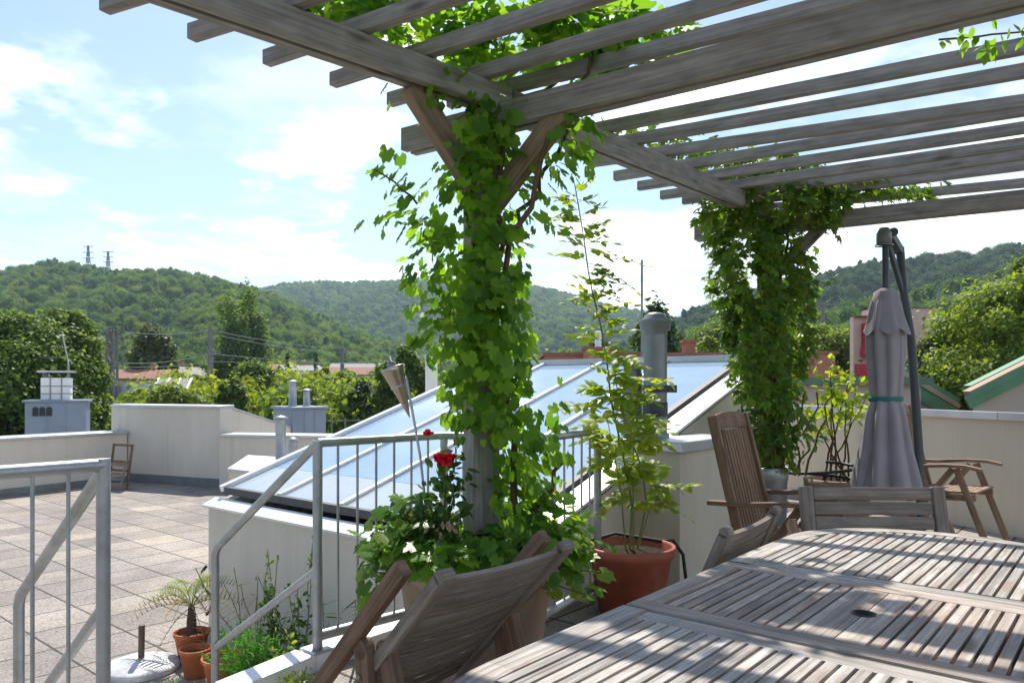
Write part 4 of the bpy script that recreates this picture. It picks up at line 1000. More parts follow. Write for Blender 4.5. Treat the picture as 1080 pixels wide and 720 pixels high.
for (u0, v0, u1, v1, n, s) in ((850, 197, 990, 204, 190, 5), (690, 160, 800, 168, 150, 6), (740, 180, 860, 192, 240, 8), (650, 143, 740, 156, 90, 6), (900, 190, 940, 200, 60, 5), (752, 240, 770, 330, 50, 7), (850, 270, 872, 300, 14, 5), (840, 440, 862, 470, 24, 8), (838, 200, 884, 226, 190, 10), (850, 232, 882, 244, 26, 5), (748, 215, 765, 250, 70, 9)):
    for _ in range(n):
        k = random.random(); pos.append(D(u0 + (u1 - u0) * k + random.gauss(0, s), 5.15 + random.gauss(0, .1), ZV(v0 + (v1 - v0) * k + random.gauss(0, s), 5.15)))
pos = np.array([tuple(p) for p in pos]); n = len(pos)
out = pos - np.array([P2.x, P2.y, 0]); out[:, 2] = 0; out = norm(out)
nr = norm(out * .6 + np.array([0, -.35, .7]) + rng.normal(size=(n, 3)) * .4); tp = norm(np.array([0, 0, -.55]) + out * .6 + rng.normal(size=(n, 3)) * .45)
leaves('creeper_leaves', pos, nr, tp, rng.uniform(.04, .085, n), 'creeper', M['creeper'], t)
# overhanging sprig at the right end of the cross beam
t = thing('vine_sprig', 'short leafy sprig hanging from the big cross beam at the right edge', 'vine', tuple(D(1040, 2.7, 2.45)))
m = MB(); stem(D(990, 2.72, ZV(42, 2.72)), D(1110, 2.6, ZV(30, 2.6)), .004, .003, 6, .012); m.build('sprig_stem', M['stem'], t)
pos = np.array([tuple(D(random.uniform(992, 1100), 2.65 + random.gauss(0, .05), ZV(38 + random.gauss(0, 7), 2.65))) for _ in range(34)] + [tuple(D(1042 + random.gauss(0, 5), 2.62, ZV(50 + random.gauss(0, 5), 2.62))) for _ in range(7)]); n = len(pos)
leaves('sprig_leaves', pos, rdir(n) + np.array([0, -.6, .5]), np.array([0, 0, -1.]) + rdir(n) * .4, rng.uniform(.025, .055, n), 'oval', M['vine'], t)

# --- planter filling: broad leaves, rose
t = thing('bedding_plants', 'mass of broad bright green leaves spilling from the beige planter tub', 'plant', (pb.x, pb.y, .45))
pos = []
while len(pos) < 620:
    a_ = random.uniform(0, 2 * math.pi); r_ = .42 * math.sqrt(random.random())
    if r_ < .08: continue
    p = pb + Vector((r_ * math.cos(a_) * 1.12, r_ * math.sin(a_), .50 + .15 * random.random() - .34 * max(0, r_ - .3)))
    pos.append(p)
for (u, v, n_, su, sv, d) in ((410, 575, 60, 14, 20, 3.1), (425, 545, 40, 18, 12, 3.15), (600, 592, 40, 14, 16, 3.1), (590, 560, 40, 18, 14, 3.2), (560, 530, 40, 18, 14, 3.25), (395, 628, 6, 6, 5, 3.05)):
    for _ in range(n_): pos.append(D(u + random.gauss(0, su), d + random.gauss(0, .06), ZV(v + random.gauss(0, sv), d)))
pos = np.array([tuple(p) for p in pos]); n = len(pos); out = pos - np.array([pb.x, pb.y, .3]); out = norm(out)
nr = norm(out * .6 + np.array([0, -.15, .7]) + rng.normal(size=(n, 3)) * .4); tp = norm(out + np.array([0, 0, -.5]) + rng.normal(size=(n, 3)) * .4)
leaves('plant_leaves', pos, nr, tp, rng.uniform(.04, .08, n), 'grape', M['geranium'], t)
m = MB()
for k in range(40):
    p = pos[random.randrange(n)]; m.tube([pb + Vector((random.uniform(-.15, .15), random.uniform(-.15, .15), .44)), Vector(p)], .003, 5)
m.build('plant_stems', M['stem_green'], t)
t = thing('rose_bush', 'slender rose bush with one red bloom left of the near post', 'rose', tuple(D(462, 3.12, .48)))
m = MB()
rs = [(D(470, 3.12, .48), D(468, 3.1, ZV(492, 3.1))), (D(466, 3.14, .48), D(445, 3.1, ZV(520, 3.1))), (D(472, 3.14, .48), D(480, 3.15, ZV(470, 3.15))), (D(466, 3.1, .48), D(430, 3.08, ZV(545, 3.08)))]
for p0, p1 in rs: stem(p0, p1, .005, .0035, 7, .012)
m.build('rose_stem', M['stem'], t)
pos = []
for p0, p1 in rs:
    for _ in range(95):
        k = random.uniform(.1, .98); p = Vector(p0).lerp(Vector(p1), k); pos.append((p.x + random.gauss(0, .035), p.y + random.gauss(0, .035), p.z + random.gauss(0, .03)))
pos += [tuple(D(445 + random.gauss(0, 16), 3.1, ZV(545 + random.gauss(0, 14), 3.1))) for _ in range(50)]
pos = np.array(pos); n = len(pos)
leaves('rose_leaves', pos, rdir(n) + np.array([0, -.3, .6]), rdir(n) + np.array([0, 0, -.3]), rng.uniform(.035, .07, n), 'oval', M['rose'], t)
fp = D(469, 3.08, ZV(490, 3.08)); pos = []; nr = []; tp = []; sz = []
for ring, (k, rr2, tilt) in enumerate(((5, .005, 1.6), (6, .014, 1.25), (7, .024, .8), (7, .032, .35))):
    for j in range(k):
        a_ = 2 * math.pi * j / k + ring; o_ = Vector((math.cos(a_), math.sin(a_), 0)); q_ = fp + o_ * rr2 * .4
        pos.append(tuple(q_)); tp.append(tuple(o_ * (1.2 - tilt * .6) + Z * tilt)); nr.append(tuple(-o_ * (.8) + Z * .6)); sz.append(.062)
leaves('rose_bloom', pos, nr, tp, sz, 'round', M['flower'], t)
b2_ = D(452, 3.1, ZV(459, 3.1)); 
leaves('rose_bud', np.array([tuple(b2_)] * 6), rdir(6), np.tile([0, 0, 1.], (6, 1)) + rdir(6) * .5, np.full(6, .03), 'round', M['flower'], t)
leaves('faded_bloom', np.array([tuple(D(473 + random.gauss(0, 9), 3.05, ZV(553 + random.gauss(0, 7), 3.05))) for _ in range(14)]), rdir(14), rdir(14), np.full(14, .035), 'oval', M['palmdry'], t)

# --- wisteria-like plant in the red pot
t = thing('potted_wisteria', 'tall airy yellow-green climber with feathered leaves growing from the big red pot', 'plant', (pr.x, pr.y, .33))
m = MB(); d_ = 4.08
def pxs(*uv): return [D(u, d_ + dd, ZV(v, d_)) for u, v, dd in uv]
stems = [pxs((664, 580, 0), (667, 530, 0), (655, 470, 0), (644, 420, -.05), (640, 380, -.05), (634, 345, -.05), (622, 300, -.1), (615, 250, -.1), (606, 200, -.12)),
         pxs((672, 580, .02), (682, 530, .02), (676, 490, 0), (662, 455, -.05), (652, 420, -.05), (648, 385, -.03)),
         pxs((668, 580, -.03), (668, 520, -.04), (668, 470, -.02), (672, 430, .0)),
         pxs((674, 575, 0), (690, 520, 0), (705, 505, -.05), (722, 520, -.08)),
         pxs((660, 580, 0), (655, 520, .03), (648, 480, .05), (640, 440, .05))]
rad = [.007, .006, .005, .004, .005]
for p, r_ in zip(stems, rad): m.tube(sample_stem(p, 18), [r_ * (1 - .6 * k / 17) for k in range(18)], 7)
pos = []; nr = []; tp = []; sz = []
def pinnate(base, dr, L, nl, ls, mbs):
    dr = Vector(dr).normalized(); side = dr.cross(Z); 
    if side.length < .1: side = Vector((1, 0, 0))
    side.normalize(); up = side.cross(dr)
    P = [base + dr * (L * k / nl) - Z * (L * .35 * (k / nl) ** 2) for k in range(nl + 1)]
    mbs.tube(P, .0015, 4)
    for k in range(1, nl + 1):
        for s in (-1, 1) if k < nl else (0,):
            pos.append(tuple(P[k])); tp.append(tuple(dr * (.6 if s else 1) + side * s - Z * .25 + Vector(tuple(rdir(1)[0])) * .2)); nr.append(tuple(up + Vector((0, -.3, 0)) + Vector(tuple(rdir(1)[0])) * .45)); sz.append(ls * random.uniform(.75, 1.1) * (1 - .25 * k / nl))
for si, (p, cnt) in enumerate(zip(stems, (32, 15, 9, 7, 12))):
    S_ = sample_stem(p, 60)
    for k in range(cnt):
        f_ = .40 + .60 * (k / cnt); q = S_[min(59, int(f_ * 59))]
        a_ = random.uniform(0, 2 * math.pi); hi_ = (si == 0 and f_ > .6)
        pinnate(q, (math.cos(a_), math.sin(a_) * .7 - .2, random.uniform(-.1, .7)), random.uniform(.10, .2) * (.8 if hi_ else 1), random.choice((4, 5, 6)), .10 if not hi_ else .075, m)
pinnate(D(690, 4.0, ZV(530, 4.0)), (1, 0, -.12), .2, 7, .035, m)
pinnate(D(640, 4.0, ZV(275, 4.0)), (1, 0, .2), .22, 5, .05, m); pinnate(D(642, 4.0, ZV(290, 4.0)), (.8, 0, -.25), .2, 5, .05, m)
for k in range(26):
    f_ = k / 25; pinnate(D(636 - 30 * f_ + random.gauss(0, 3), 4.0, ZV(345 - 140 * f_, 4.0)), (random.choice((-1, 1, 1)) * random.uniform(.4, 1), -.3, random.uniform(-.2, .6)), random.uniform(.12, .2), 4, .074, m)
for k in range(26): pinnate(D(650 + random.gauss(0, 22), 4.0 + random.gauss(0, .07), ZV(418 + random.gauss(0, 24), 4.0)), (random.uniform(-1, 1), -.4, .2), .15, 4, .10, m)
m.build('plant_stems', M['stem_green'], t)
leaves('plant_leaves', pos, nr, tp, sz, 'oval', M['wisteria'], t)

# --- shrub by the parasol
t = thing('bare_stemmed_shrub', 'spindly shrub with bare stems and yellow-green tips left of the parasol', 'shrub', (ps.x, ps.y, .48))
m = MB(); pos = []
for (u, v) in ((868, 425), (878, 405), (890, 415), (902, 410), (912, 420), (895, 395), (856, 440), (876, 388)):
    p0 = ps + Vector((random.uniform(-.12, .12), random.uniform(-.1, .1), .49)); p1 = D(u, 5.7, ZV(v, 5.7))
    q = wander(p0, p1, 7, .012); m.tube(q, [.009 - .0009 * k for k in range(8)], 6)
    for k in range(30):
        f_ = random.uniform(.72, 1.05); b_ = p0.lerp(p1, f_); pos.append((b_.x + random.gauss(0, .06), b_.y + random.gauss(0, .06), b_.z + random.gauss(0, .04)))
m.build('shrub_stem', M['stem'], t)
pos = np.array(pos); n = len(pos); leaves('shrub_leaves', pos, rdir(n) + np.array([0, -.2, .7]), rdir(n), rng.uniform(.04, .085, n), 'oval', M['wisteria'], t)

# --- palm
t = thing('small_palm', 'small potted palm with yellowing and dry drooping fronds', 'palm', tuple(pp + Z * .16))
m = MB(); top_ = pp + Z * .36; m.tube([pp + Z * .15, pp + Z * .25, top_], [.03, .034, .022], 10); m.build('palm_trunk', M['bark'], t)
def fronds(n, mat, lo, hi, L, name):
    pos = []; nr = []; tp = []; sz = []; mm = MB()
    for k in range(n):
        a_ = 2 * math.pi * k / n + random.uniform(-.3, .3); el = random.uniform(lo, hi); l_ = L * random.uniform(.8, 1.1)
        dr = Vector((math.cos(a_) * math.cos(el), math.sin(a_) * math.cos(el), math.sin(el)))
        P = [top_ + dr * l_ * j / 12 - Z * (.55 * l_ * (j / 12) ** 2.2) for j in range(13)]; mm.tube(P, [.003 - .0002 * j for j in range(13)], 5)
        sd = dr.cross(Z).normalized()
        for j in range(3, 13):
            for s in (-1, 1):
                pos.append(tuple(P[j])); tp.append(tuple((P[min(12, j + 1)] - P[j - 1]).normalized() * .8 + sd * s * .7 - Z * .15)); nr.append(tuple(Z * .8 + sd * s * -.3 + dr * -.3)); sz.append(.13 * (1 - .35 * abs(j - 6) / 6))
    leaves(name, pos, nr, tp, sz, 'blade', mat, t); mm.build('frond_rib', mat, t)
fronds(13, M['palm'], .5, 1.35, .42, 'palm_fronds'); fronds(7, M['palmdry'], -.2, .35, .46, 'dry_fronds')

# --- weeds along the skylight wall
def weed(label, u, d, h, n, mat, kind, size, spread, name='weed_plant', ground=None, cat='weed', ns=6):
    z0 = LOW if ground is None else ground; b = D(u, d, z0); t = thing(name, label, cat, tuple(b)); m = MB(); pos = []; tp = []
    for k in range(ns):
        e = b + Vector((random.gauss(0, spread), random.gauss(0, spread), h * random.uniform(.55, 1.0))); q = wander(b + Vector((random.gauss(0, spread * .3), random.gauss(0, spread * .3), 0)), e, 5, .012); m.tube(q, .003, 5)
        for _ in range(n // ns):
            f_ = random.uniform(.15, 1); i = min(4, int(f_ * 5)); x = q[i].lerp(q[i + 1], f_ * 5 - i); pos.append((x.x + random.gauss(0, .012), x.y + random.gauss(0, .012), x.z)); 
    m.build('weed_stem', M['stem_green'], t); pos = np.array(pos); nn = len(pos); r_ = rdir(nn)
    leaves('weed_leaves', pos, r_ + np.array([0, -.2, .6]), rdir(nn) * np.array([1, 1, .5]) + np.array([0, 0, .3]), rng.uniform(.6, 1.1, nn) * size, kind, mat, t); return t
weed('bushy feathery bright green plant at the foot of the skylight wall', 264, 4.62, .42, 2800, M['fern'], 'blade', .07, .16, 'feathery_plant', None, 'plant', 40)
weed('leggy weed with dark oval leaves beside the feathery plant', 296, 4.75, .85, 260, M['weed'], 'oval', .05, .12, ns=9)
weed('thin tall weed in front of the skylight wall left of the railing post', 318, 4.65, 1.05, 90, M['weed'], 'oval', .05, .10, ns=5)
weed('dry grassy weed between the handrail tubes', 270, 5.1, .75, 110, M['palmdry'], 'blade', .08, .14, ns=8)
weed('spiky narrow-leaved weed behind the lower railing tube', 360, 4.35, .62, 160, M['weed'], 'blade', .13, .10, ns=7)
weed('low yellow-green weed at the foot of the railing post', 330, 4.3, .55, 200, M['wisteria'], 'oval', .05, .14, ns=9)
weed('tiny yellow weed growing in the paving beside the kerb', 308, 3.02, .08, 160, M['wisteria'], 'oval', .022, .06, ground=0.0, ns=10)

# ================================================================== TREES
def tree(name, label, x, y, z0, h, rx, kind='round', mat='tree', nl=3000, ls=.35, group='trees in the valley', trunk=.3, lumps=22, base=.5):
    t = thing(name, label, 'tree', (x, y, z0), 0, group)
    m = MB(); top = z0 + h
    m.tube([Vector((x, y, z0)), Vector((x + .1, y, z0 + h * .4)), Vector((x, y, z0 + h * .85))], [trunk, trunk * .6, trunk * .08], 8)
    L = []
    if kind == 'round': lumps = int(lumps * 3.0)
    for k in range(lumps):
        f_ = (k + .5) / lumps
        if kind == 'poplar': zz_ = z0 + h * (base + (1 - base) * f_ * .97); r_ = rx * (math.sin(math.pi * min(1, (.12 + f_ * .86)) ** .8) * .9 + .06); c = Vector((x + random.gauss(0, rx * .25), y + random.gauss(0, rx * .25), zz_)); rr_ = max(.25 * rx, r_ * .8); rz_ = h * .09
        elif kind == 'conifer': zz_ = z0 + h * (base + (1 - base) * f_); r_ = rx * (1 - f_) ** .9; a_ = k * 2.4; c = Vector((x + r_ * .45 * math.cos(a_), y + r_ * .45 * math.sin(a_), zz_)); rr_ = max(.1 * rx, r_ * .62); rz_ = h * .045
        else:
            if k == 0:
                hc = h * (1 - base); sub = [(Vector((x, y, z0 + h - rx * .42)), rx * .40)]
                for _ in range(random.randint(6, 8) if base > .3 else 20):
                    a_ = random.uniform(0, 2 * math.pi); r_ = rx * random.uniform(.35, .72); sr = rx * random.uniform(.26, .46)
                    sub.append((Vector((x + r_ * math.cos(a_), y + r_ * math.sin(a_), z0 + h * base + (hc - sr) * random.uniform(.15, .88))), sr))
            sc0, sr = random.choice(sub); dv = Vector(tuple(rdir(1)[0])) * random.random() ** .4; c = sc0 + Vector((dv.x * sr, dv.y * sr, dv.z * sr * .8)); rr_ = sr * random.uniform(.25, .55); rz_ = rr_ * .75
            if random.random() < .62:
                cz = random.uniform(-1, 1); q = math.sqrt(max(0, 1 - cz * cz)) * random.random() ** .3; a_ = random.uniform(0, 2 * math.pi); c = Vector((x + rx * .78 * q * math.cos(a_), y + rx * .78 * q * math.sin(a_), z0 + h * base + hc / 2 + hc * .40 * cz)); rr_ = rx * random.uniform(.17, .33); rz_ = rr_ * .8
            if random.random() < .12: m.tube([Vector((x, y, z0 + h * random.uniform(.45, .6))), c], [trunk * .22, trunk * .05], 6)
        L.append((c, rr_, rz_))
    nl = int(nl * 5); ls *= .43
    m.build('trunk', M['bark'], t)
    wts = np.array([l[1] ** 2 for l in L]); wts /= wts.sum(); idx = rng.choice(len(L), nl, p=wts)
    C_ = np.array([tuple(l[0]) for l in L])[idx]; RR = np.array([(l[1], l[1], l[2]) for l in L])[idx]
    dr = rdir(nl); rad_ = rng.random(nl) ** .5 * np.where(rng.random(nl) < .18, 1.45, 1.0)
    pos = C_ + dr * RR * rad_[:, None]
    nr = norm(dr * .8 + np.array([0, 0, .5]) + rng.normal(size=(nl, 3)) * .45)
    leaves('crown', pos, nr, norm(dr + np.array([0, 0, -.4]) + rng.normal(size=(nl, 3)) * .5), rng.uniform(.6, 1.35, nl) * ls, 'card2', M[mat], t)
    return t
def T(name, label, u, d, vtop, rpx, **kw):
    p = D(u, d); zt_ = ZV(vtop, d); tree(name, label, p.x, p.y, GROUND, zt_ - GROUND, rpx * d / F, **kw)
T('broadleaf_tree', 'large leafy tree at the left edge behind the blue-grey vent housing', 6, 34, 326, 92, nl=13500, ls=.42, mat='tree', lumps=40, base=.38)
T('broadleaf_tree', 'leafy tree with brownish tips right of the big left-edge tree', 70, 37, 316, 42, nl=10500, ls=.40, mat='tree', lumps=40, base=.45)
T('poplar_tree', 'shorter left poplar of the pair behind the utility pole', 244, 95, 312, 21, kind='poplar', mat='tree', nl=4200, ls=.75, base=.1, lumps=26)
T('poplar_tree', 'taller right poplar of the pair behind the utility pole', 264, 100, 303, 21, kind='poplar', mat='tree', nl=4200, ls=.8, base=.1, lumps=26)
T('pine_tree', 'reddish-olive bushy pine above the red roof on the left', 160, 88, 337, 26, mat='tree_olive', nl=3600, ls=.7, lumps=24, base=.45)
T('conifer_tree', 'dark conifer between the red roofed houses', 303, 105, 372, 13, kind='conifer', mat='tree_dark', nl=2000, ls=.8, base=.05, lumps=28)
T('conifer_tree', 'dark conifer just left of the middle utility pole', 333, 108, 373, 12, kind='conifer', mat='tree_dark', nl=2000, ls=.8, base=.05, lumps=28)
T('broadleaf_tree', 'round bright green tree below the poplars', 268, 62, 381, 36, nl=4500, ls=.5, mat='tree', lumps=26, base=.5)
T('broadleaf_tree', 'yellow-green tree in front of the middle utility pole', 352, 70, 388, 30, nl=3600, ls=.5, mat='tree_light', lumps=24, base=.5)
T('broadleaf_tree', 'dark leafy tree behind the metal torch', 425, 42, 362, 34, nl=5000, ls=.42, mat='tree', lumps=28)
T('broadleaf_tree', 'dark low tree left of the metal torch', 385, 46, 398, 26, nl=3600, ls=.42, mat='tree_dark', lumps=22, base=.5)
T('broadleaf_tree', 'yellow-green bush tree behind the right vent housing', 322, 40, 405, 34, nl=4000, ls=.42, mat='tree_light', lumps=24, base=.5)
T('broadleaf_tree', 'bright bush tree just behind the tall parapet', 190, 42, 401, 46, nl=5000, ls=.42, mat='tree_light', lumps=28, base=.5)
T('broadleaf_tree', 'yellowish bush tree left of the tall parapet', 105, 42, 406, 20, nl=2600, ls=.40, mat='tree_light', lumps=18, base=.5)
T('broadleaf_tree', 'small bush tree behind the sloping wing wall', 246, 38, 398, 26, nl=3200, ls=.40, mat='tree', lumps=22, base=.5)
T('broadleaf_tree', 'olive tree behind the vine, left of the tall flue', 590, 55, 368, 40, nl=4500, ls=.48, mat='tree', lumps=26)
T('broadleaf_tree', 'yellowish tree behind the potted climber', 632, 50, 352, 20, nl=3000, ls=.42, mat='tree_olive', lumps=18)
T('conifer_tree', 'dark spiky conifer tip rising behind the tall flue', 692, 30, 316, 26, kind='conifer', mat='tree_dark', nl=260, ls=.6, base=.88, lumps=22, trunk=.10)
T('broadleaf_tree', 'pale green shrubby tree above the skylight ridge', 748, 44, 352, 24, nl=4000, ls=.40, mat='tree_light', lumps=22)
T('broadleaf_tree', 'tall tree peeping left of the far post above the skylight', 770, 120, 330, 46, nl=4500, ls=.9, mat='tree', lumps=28)
T('broadleaf_tree', 'light green tree behind the salmon chimney block', 872, 60, 335, 42, nl=5200, ls=.5, mat='tree_light', lumps=28)
T('broadleaf_tree', 'reddish-dotted olive tree right of the parasol', 984, 32, 343, 42, nl=9000, ls=.34, mat='tree_olive', lumps=40, base=.42)
T('broadleaf_tree', 'big yellow-green tree at the right edge behind the green-roofed house', 1070, 30, 276, 96, nl=13500, ls=.36, mat='tree_light', lumps=40, base=.35)
T('broadleaf_tree', 'dark green tree tip at the upper right edge', 1092, 34, 256, 46, nl=6500, ls=.36, mat='tree', lumps=30, base=.45)
T('broadleaf_tree', 'dark shaded tree between the pink tower and the right tree', 960, 58, 330, 28, nl=3500, ls=.5, mat='tree', lumps=22)
# ================================================================== HILLS + FOREST
def interp(tab, u):
    if u <= tab[0][0]: return tab[0][1]
    for (a, b), (c, d) in zip(tab[:-1], tab[1:]):
        if a <= u <= c: return b + (d - b) * (u - a) / (c - a)
    return tab[-1][1]
HILLS = {
 'left': dict(tab=[(-400, 330), (-200, 300), (-60, 290), (0, 288), (40, 279), (60, 278), (95, 286), (140, 289), (190, 291), (220, 295), (250, 301), (285, 312), (330, 332), (380, 352), (440, 372), (520, 392)], d0=190, d1=560, u=(-400, 520), th=10),
 'middle': dict(tab=[(100, 330), (180, 318), (270, 307), (300, 301), (345, 299), (400, 299), (440, 300), (500, 300), (560, 304), (600, 311), (640, 322), (680, 331), (740, 345), (820, 365)], d0=500, d1=1450, u=(100, 820), th=11),
 'right_far': dict(tab=[(640, 375), (700, 342), (740, 326), (770, 318), (820, 300), (860, 291), (900, 281), (950, 276), (1000, 272), (1080, 263), (1200, 254), (1400, 250)], d0=240, d1=520, u=(640, 1400), th=12),
 'right_near': dict(tab=[(640, 392), (700, 368), (745, 350), (800, 342), (850, 336), (900, 328), (940, 318), (985, 306), (1030, 300), (1080, 290), (1200, 275), (1400, 270)], d0=110, d1=300, u=(640, 1400), th=11),
}
def hill_pt(h, u, tt):
    d = h['d0'] + (h['d1'] - h['d0']) * tt
    zc = ZV(interp(h['tab'], u), h['d1']) - h['th'] * .8
    s = tt * tt * (3 - 2 * tt) if tt < 1 else 1 - (tt - 1) * .8
    s = .55 * s + .45 * min(tt, 2 - tt)
    z = GROUND - .5 + (zc - GROUND + .5) * s
    bump = (math.sin(u * .021 + tt * 5) + math.sin(u * .05 - tt * 9)) * (zc - GROUND) * .035 * math.sin(math.pi * min(1, tt))
    return (u - U0) / F * d, d, z + bump
protos = []
def crown_proto(k, tall, n=5200):
    # leafy crown of unit height, clumps on a shell
    L = []
    for j in range(20):
        a_ = random.uniform(0, 6.28); f_ = random.random()
        if k == 2: r_ = .26 * (1 - f_) ** .8 * random.uniform(.5, 1); L.append((r_ * math.cos(a_), r_ * math.sin(a_), .28 + .75 * f_, .13 * (1.1 - f_)))
        else:
            cz = random.uniform(-.9, 1); q = math.sqrt(max(0, 1 - cz * cz)) * random.uniform(.4, 1.15); w_ = .34 if k == 1 else .27
            L.append((w_ * q * math.cos(a_), w_ * q * math.sin(a_), .56 + (.24 if k == 1 else .34) * cz * tall, random.uniform(.08, .19)))
    L = np.array(L); idx = rng.integers(0, len(L), n); dr = rdir(n); dr[:, 2] = np.abs(dr[:, 2]) * .9 - .25; dr = norm(dr)
    pos = L[idx, :3] + dr * L[idx, 3:4] * ((rng.random(n) ** .4) * np.where(rng.random(n) < .2, 1.5, 1.0))[:, None]
    v, f = leaf_arrays(pos, norm(dr + rng.normal(size=(n, 3)) * .35), norm(rdir(n)), rng.uniform(.022, .044, n), 'card2')
    return v, f
PV = [crown_proto(k, t_) for k, t_ in enumerate((1, .85, 1.1, 1.0))]
def forest(name, label, pts, scl, mat, cat='forest'):
    """one object: points + a node modifier that sets a leafy crown on each"""
    me = bpy.data.meshes.new(name); me.from_pydata([tuple(p) for p in pts], [], [])
    at = me.attributes.new('scl', 'FLOAT', 'POINT'); at.data.foreach_set('value', np.asarray(scl, np.float32))
    o = bpy.data.objects.new(name, me); COL.objects.link(o); tag(o, label, cat, None, 'stuff')
    me.materials.append(mat)
    ng = bpy.data.node_groups.new(name, 'GeometryNodeTree')
    ng.interface.new_socket('Geometry', in_out='INPUT', socket_type='NodeSocketGeometry'); ng.interface.new_socket('Geometry', in_out='OUTPUT', socket_type='NodeSocketGeometry')
    nn = ng.nodes; gi = nn.new('NodeGroupInput'); go = nn.new('NodeGroupOutput'); iop = nn.new('GeometryNodeInstanceOnPoints'); gti = nn.new('GeometryNodeGeometryToInstance')
    for k, (v, f) in enumerate(PV):
        pm = np_mesh('crown_shape', v, f, mat, None, True, False, False)
        oi = nn.new('GeometryNodeObjectInfo'); oi.inputs['Object'].default_value = pm; ng.links.new(oi.outputs['Geometry'], gti.inputs[0])
    iop.inputs['Pick Instance'].default_value = True
    na = nn.new('GeometryNodeInputNamedAttribute'); na.data_type = 'FLOAT'; na.inputs['Name'].default_value = 'scl'
    rv = nn.new('FunctionNodeRandomValue'); rv.data_type = 'FLOAT_VECTOR'; rv.inputs[0].default_value = (-.06, -.06, 0); rv.inputs[1].default_value = (.06, .06, 6.283)
    ri = nn.new('FunctionNodeRandomValue'); ri.data_type = 'INT'; ri.inputs[4].default_value = 0; ri.inputs[5].default_value = 3
    ng.links.new(gi.outputs[0], iop.inputs['Points']); ng.links.new(gti.outputs[0], iop.inputs['Instance']); ng.links.new(ri.outputs[2], iop.inputs['Instance Index'])
    ng.links.new(rv.outputs[0], iop.inputs['Rotation']); ng.links.new(na.outputs[0], iop.inputs['Scale']); ng.links.new(iop.outputs[0], go.inputs[0])
    mod = o.modifiers.new('crowns', 'NODES'); mod.node_group = ng
    return o
labels = {'left': ('forest', 'dense green deciduous forest covering the left hill'), 'middle': ('forest', 'hazy blue-green forest covering the far middle hill'),
          'right_far': ('forest', 'dark forest on the high ridge behind the parasol'), 'right_near': ('forest', 'rounded mid-green treetops on the lower right slope')}
for key, h in HILLS.items():
    nu, nt_ = 90, 26; vs = []; fs = []
    for j in range(nt_):
        tt = 1.5 * j / (nt_ - 1)
        for i in range(nu): vs.append(hill_pt(h, h['u'][0] + (h['u'][1] - h['u'][0]) * i / (nu - 1), tt))
    for j in range(nt_ - 1):
        for i in range(nu - 1): fs.append((j * nu + i, j * nu + i + 1, (j + 1) * nu + i + 1, (j + 1) * nu + i))
    mb = MB(); mb.add(vs, fs, None, True); structure(mb.build('hill', M['hillsoil']))
    pts = []; sc_ = []
    d0, d1 = h['d0'], h['d1']; uu = (max(h['u'][0], -160), min(h['u'][1], 1260))
    area = (uu[1] - uu[0]) / F * (d1 * d1 - d0 * d0) / 2
    sp = {'left': 5.2, 'middle': 8.0, 'right_far': 5.4, 'right_near': 5.4}[key]
    cnt = int(area * 1.1 / (sp * sp))
    for _ in range(cnt):
        u = random.uniform(*uu); d = math.sqrt(random.uniform(d0 * d0, (d0 + (d1 - d0) * 1.06) ** 2)); tt = (d - d0) / (d1 - d0)
        x, y, z = hill_pt(h, u, tt); pts.append((x, y, z - .8)); sc_.append(h['th'] * random.uniform(.5, 1.25) ** 1.2 * (1.0 if key != 'middle' else 1.15))
    forest(labels[key][0], labels[key][1], pts, sc_, M['forest_dark' if key == 'right_far' else 'forest'])
    print(key, cnt)
pts = []; sc_ = []
for _ in range(2600):
    u = random.uniform(-160, 1260); d = random.uniform(46, 230) if random.random() < .7 else random.uniform(46, 90)
    vt = 410 - 24 * random.random() ** 2.2 if u < 560 else 398 - 16 * random.random()
    if u > 880: vt = 404 - 14 * random.random()
    if 95 < u < 215 and d < 66: vt = max(vt, 413)
    h_ = ZV(vt, d) - GROUND; p = D(u, d, GROUND - .3)
    pts.append(tuple(p)); sc_.append(h_ * (random.uniform(.9, 1.05) if random.random() < .6 else random.uniform(.6, .9)))
forest('scrub', 'yellow-green scrub and treetops filling the valley floor', pts, sc_, M['scrub'], 'scrub')

# ================================================================== DISTANT BUILT THINGS
def pylon(label, u, d, vtop, vbase):
    b = D(u, d, ZV(vbase, d) - 8); h = ZV(vtop, d) - b.z; t = thing('lattice_pylon', label, 'pylon', tuple(b), 0, 'pylons on the left hill'); m = MB()
    w0, w1 = 4.0, .7; n = 7
    cr = lambda k, i, j: b + Vector((i * (w0 + (w1 - w0) * k / n) / 2, j * (w0 + (w1 - w0) * k / n) / 2, h * k / n))
    for i, j in ((-1, -1), (1, -1), (1, 1), (-1, 1)): m.tube([cr(0, i, j), cr(n, i, j)], .22, 5)
    for k in range(n):
        for (i, j), (i2, j2) in (((-1, -1), (1, -1)), ((1, -1), (1, 1)), ((1, 1), (-1, 1)), ((-1, 1), (-1, -1))):
            m.tube([cr(k, i, j), cr(k + 1, i2, j2)], .12, 4); m.tube([cr(k, i2, j2), cr(k + 1, i, j)], .12, 4)
    m.build('lattice_tower', M['steel_pylon'], t)
    for k in (.98, .84, .70):
        m = MB(); m.tube([b + Vector((-4.0, 0, h * k)), b + Vector((4.0, 0, h * k))], .25, 5); m.build('crossarm', M['steel_pylon'], t)
pylon('left lattice pylon on the crest of the left hill', 93, 560, 259, 292); pylon('right lattice pylon on the crest of the left hill', 114, 570, 265, 292)
poles = []
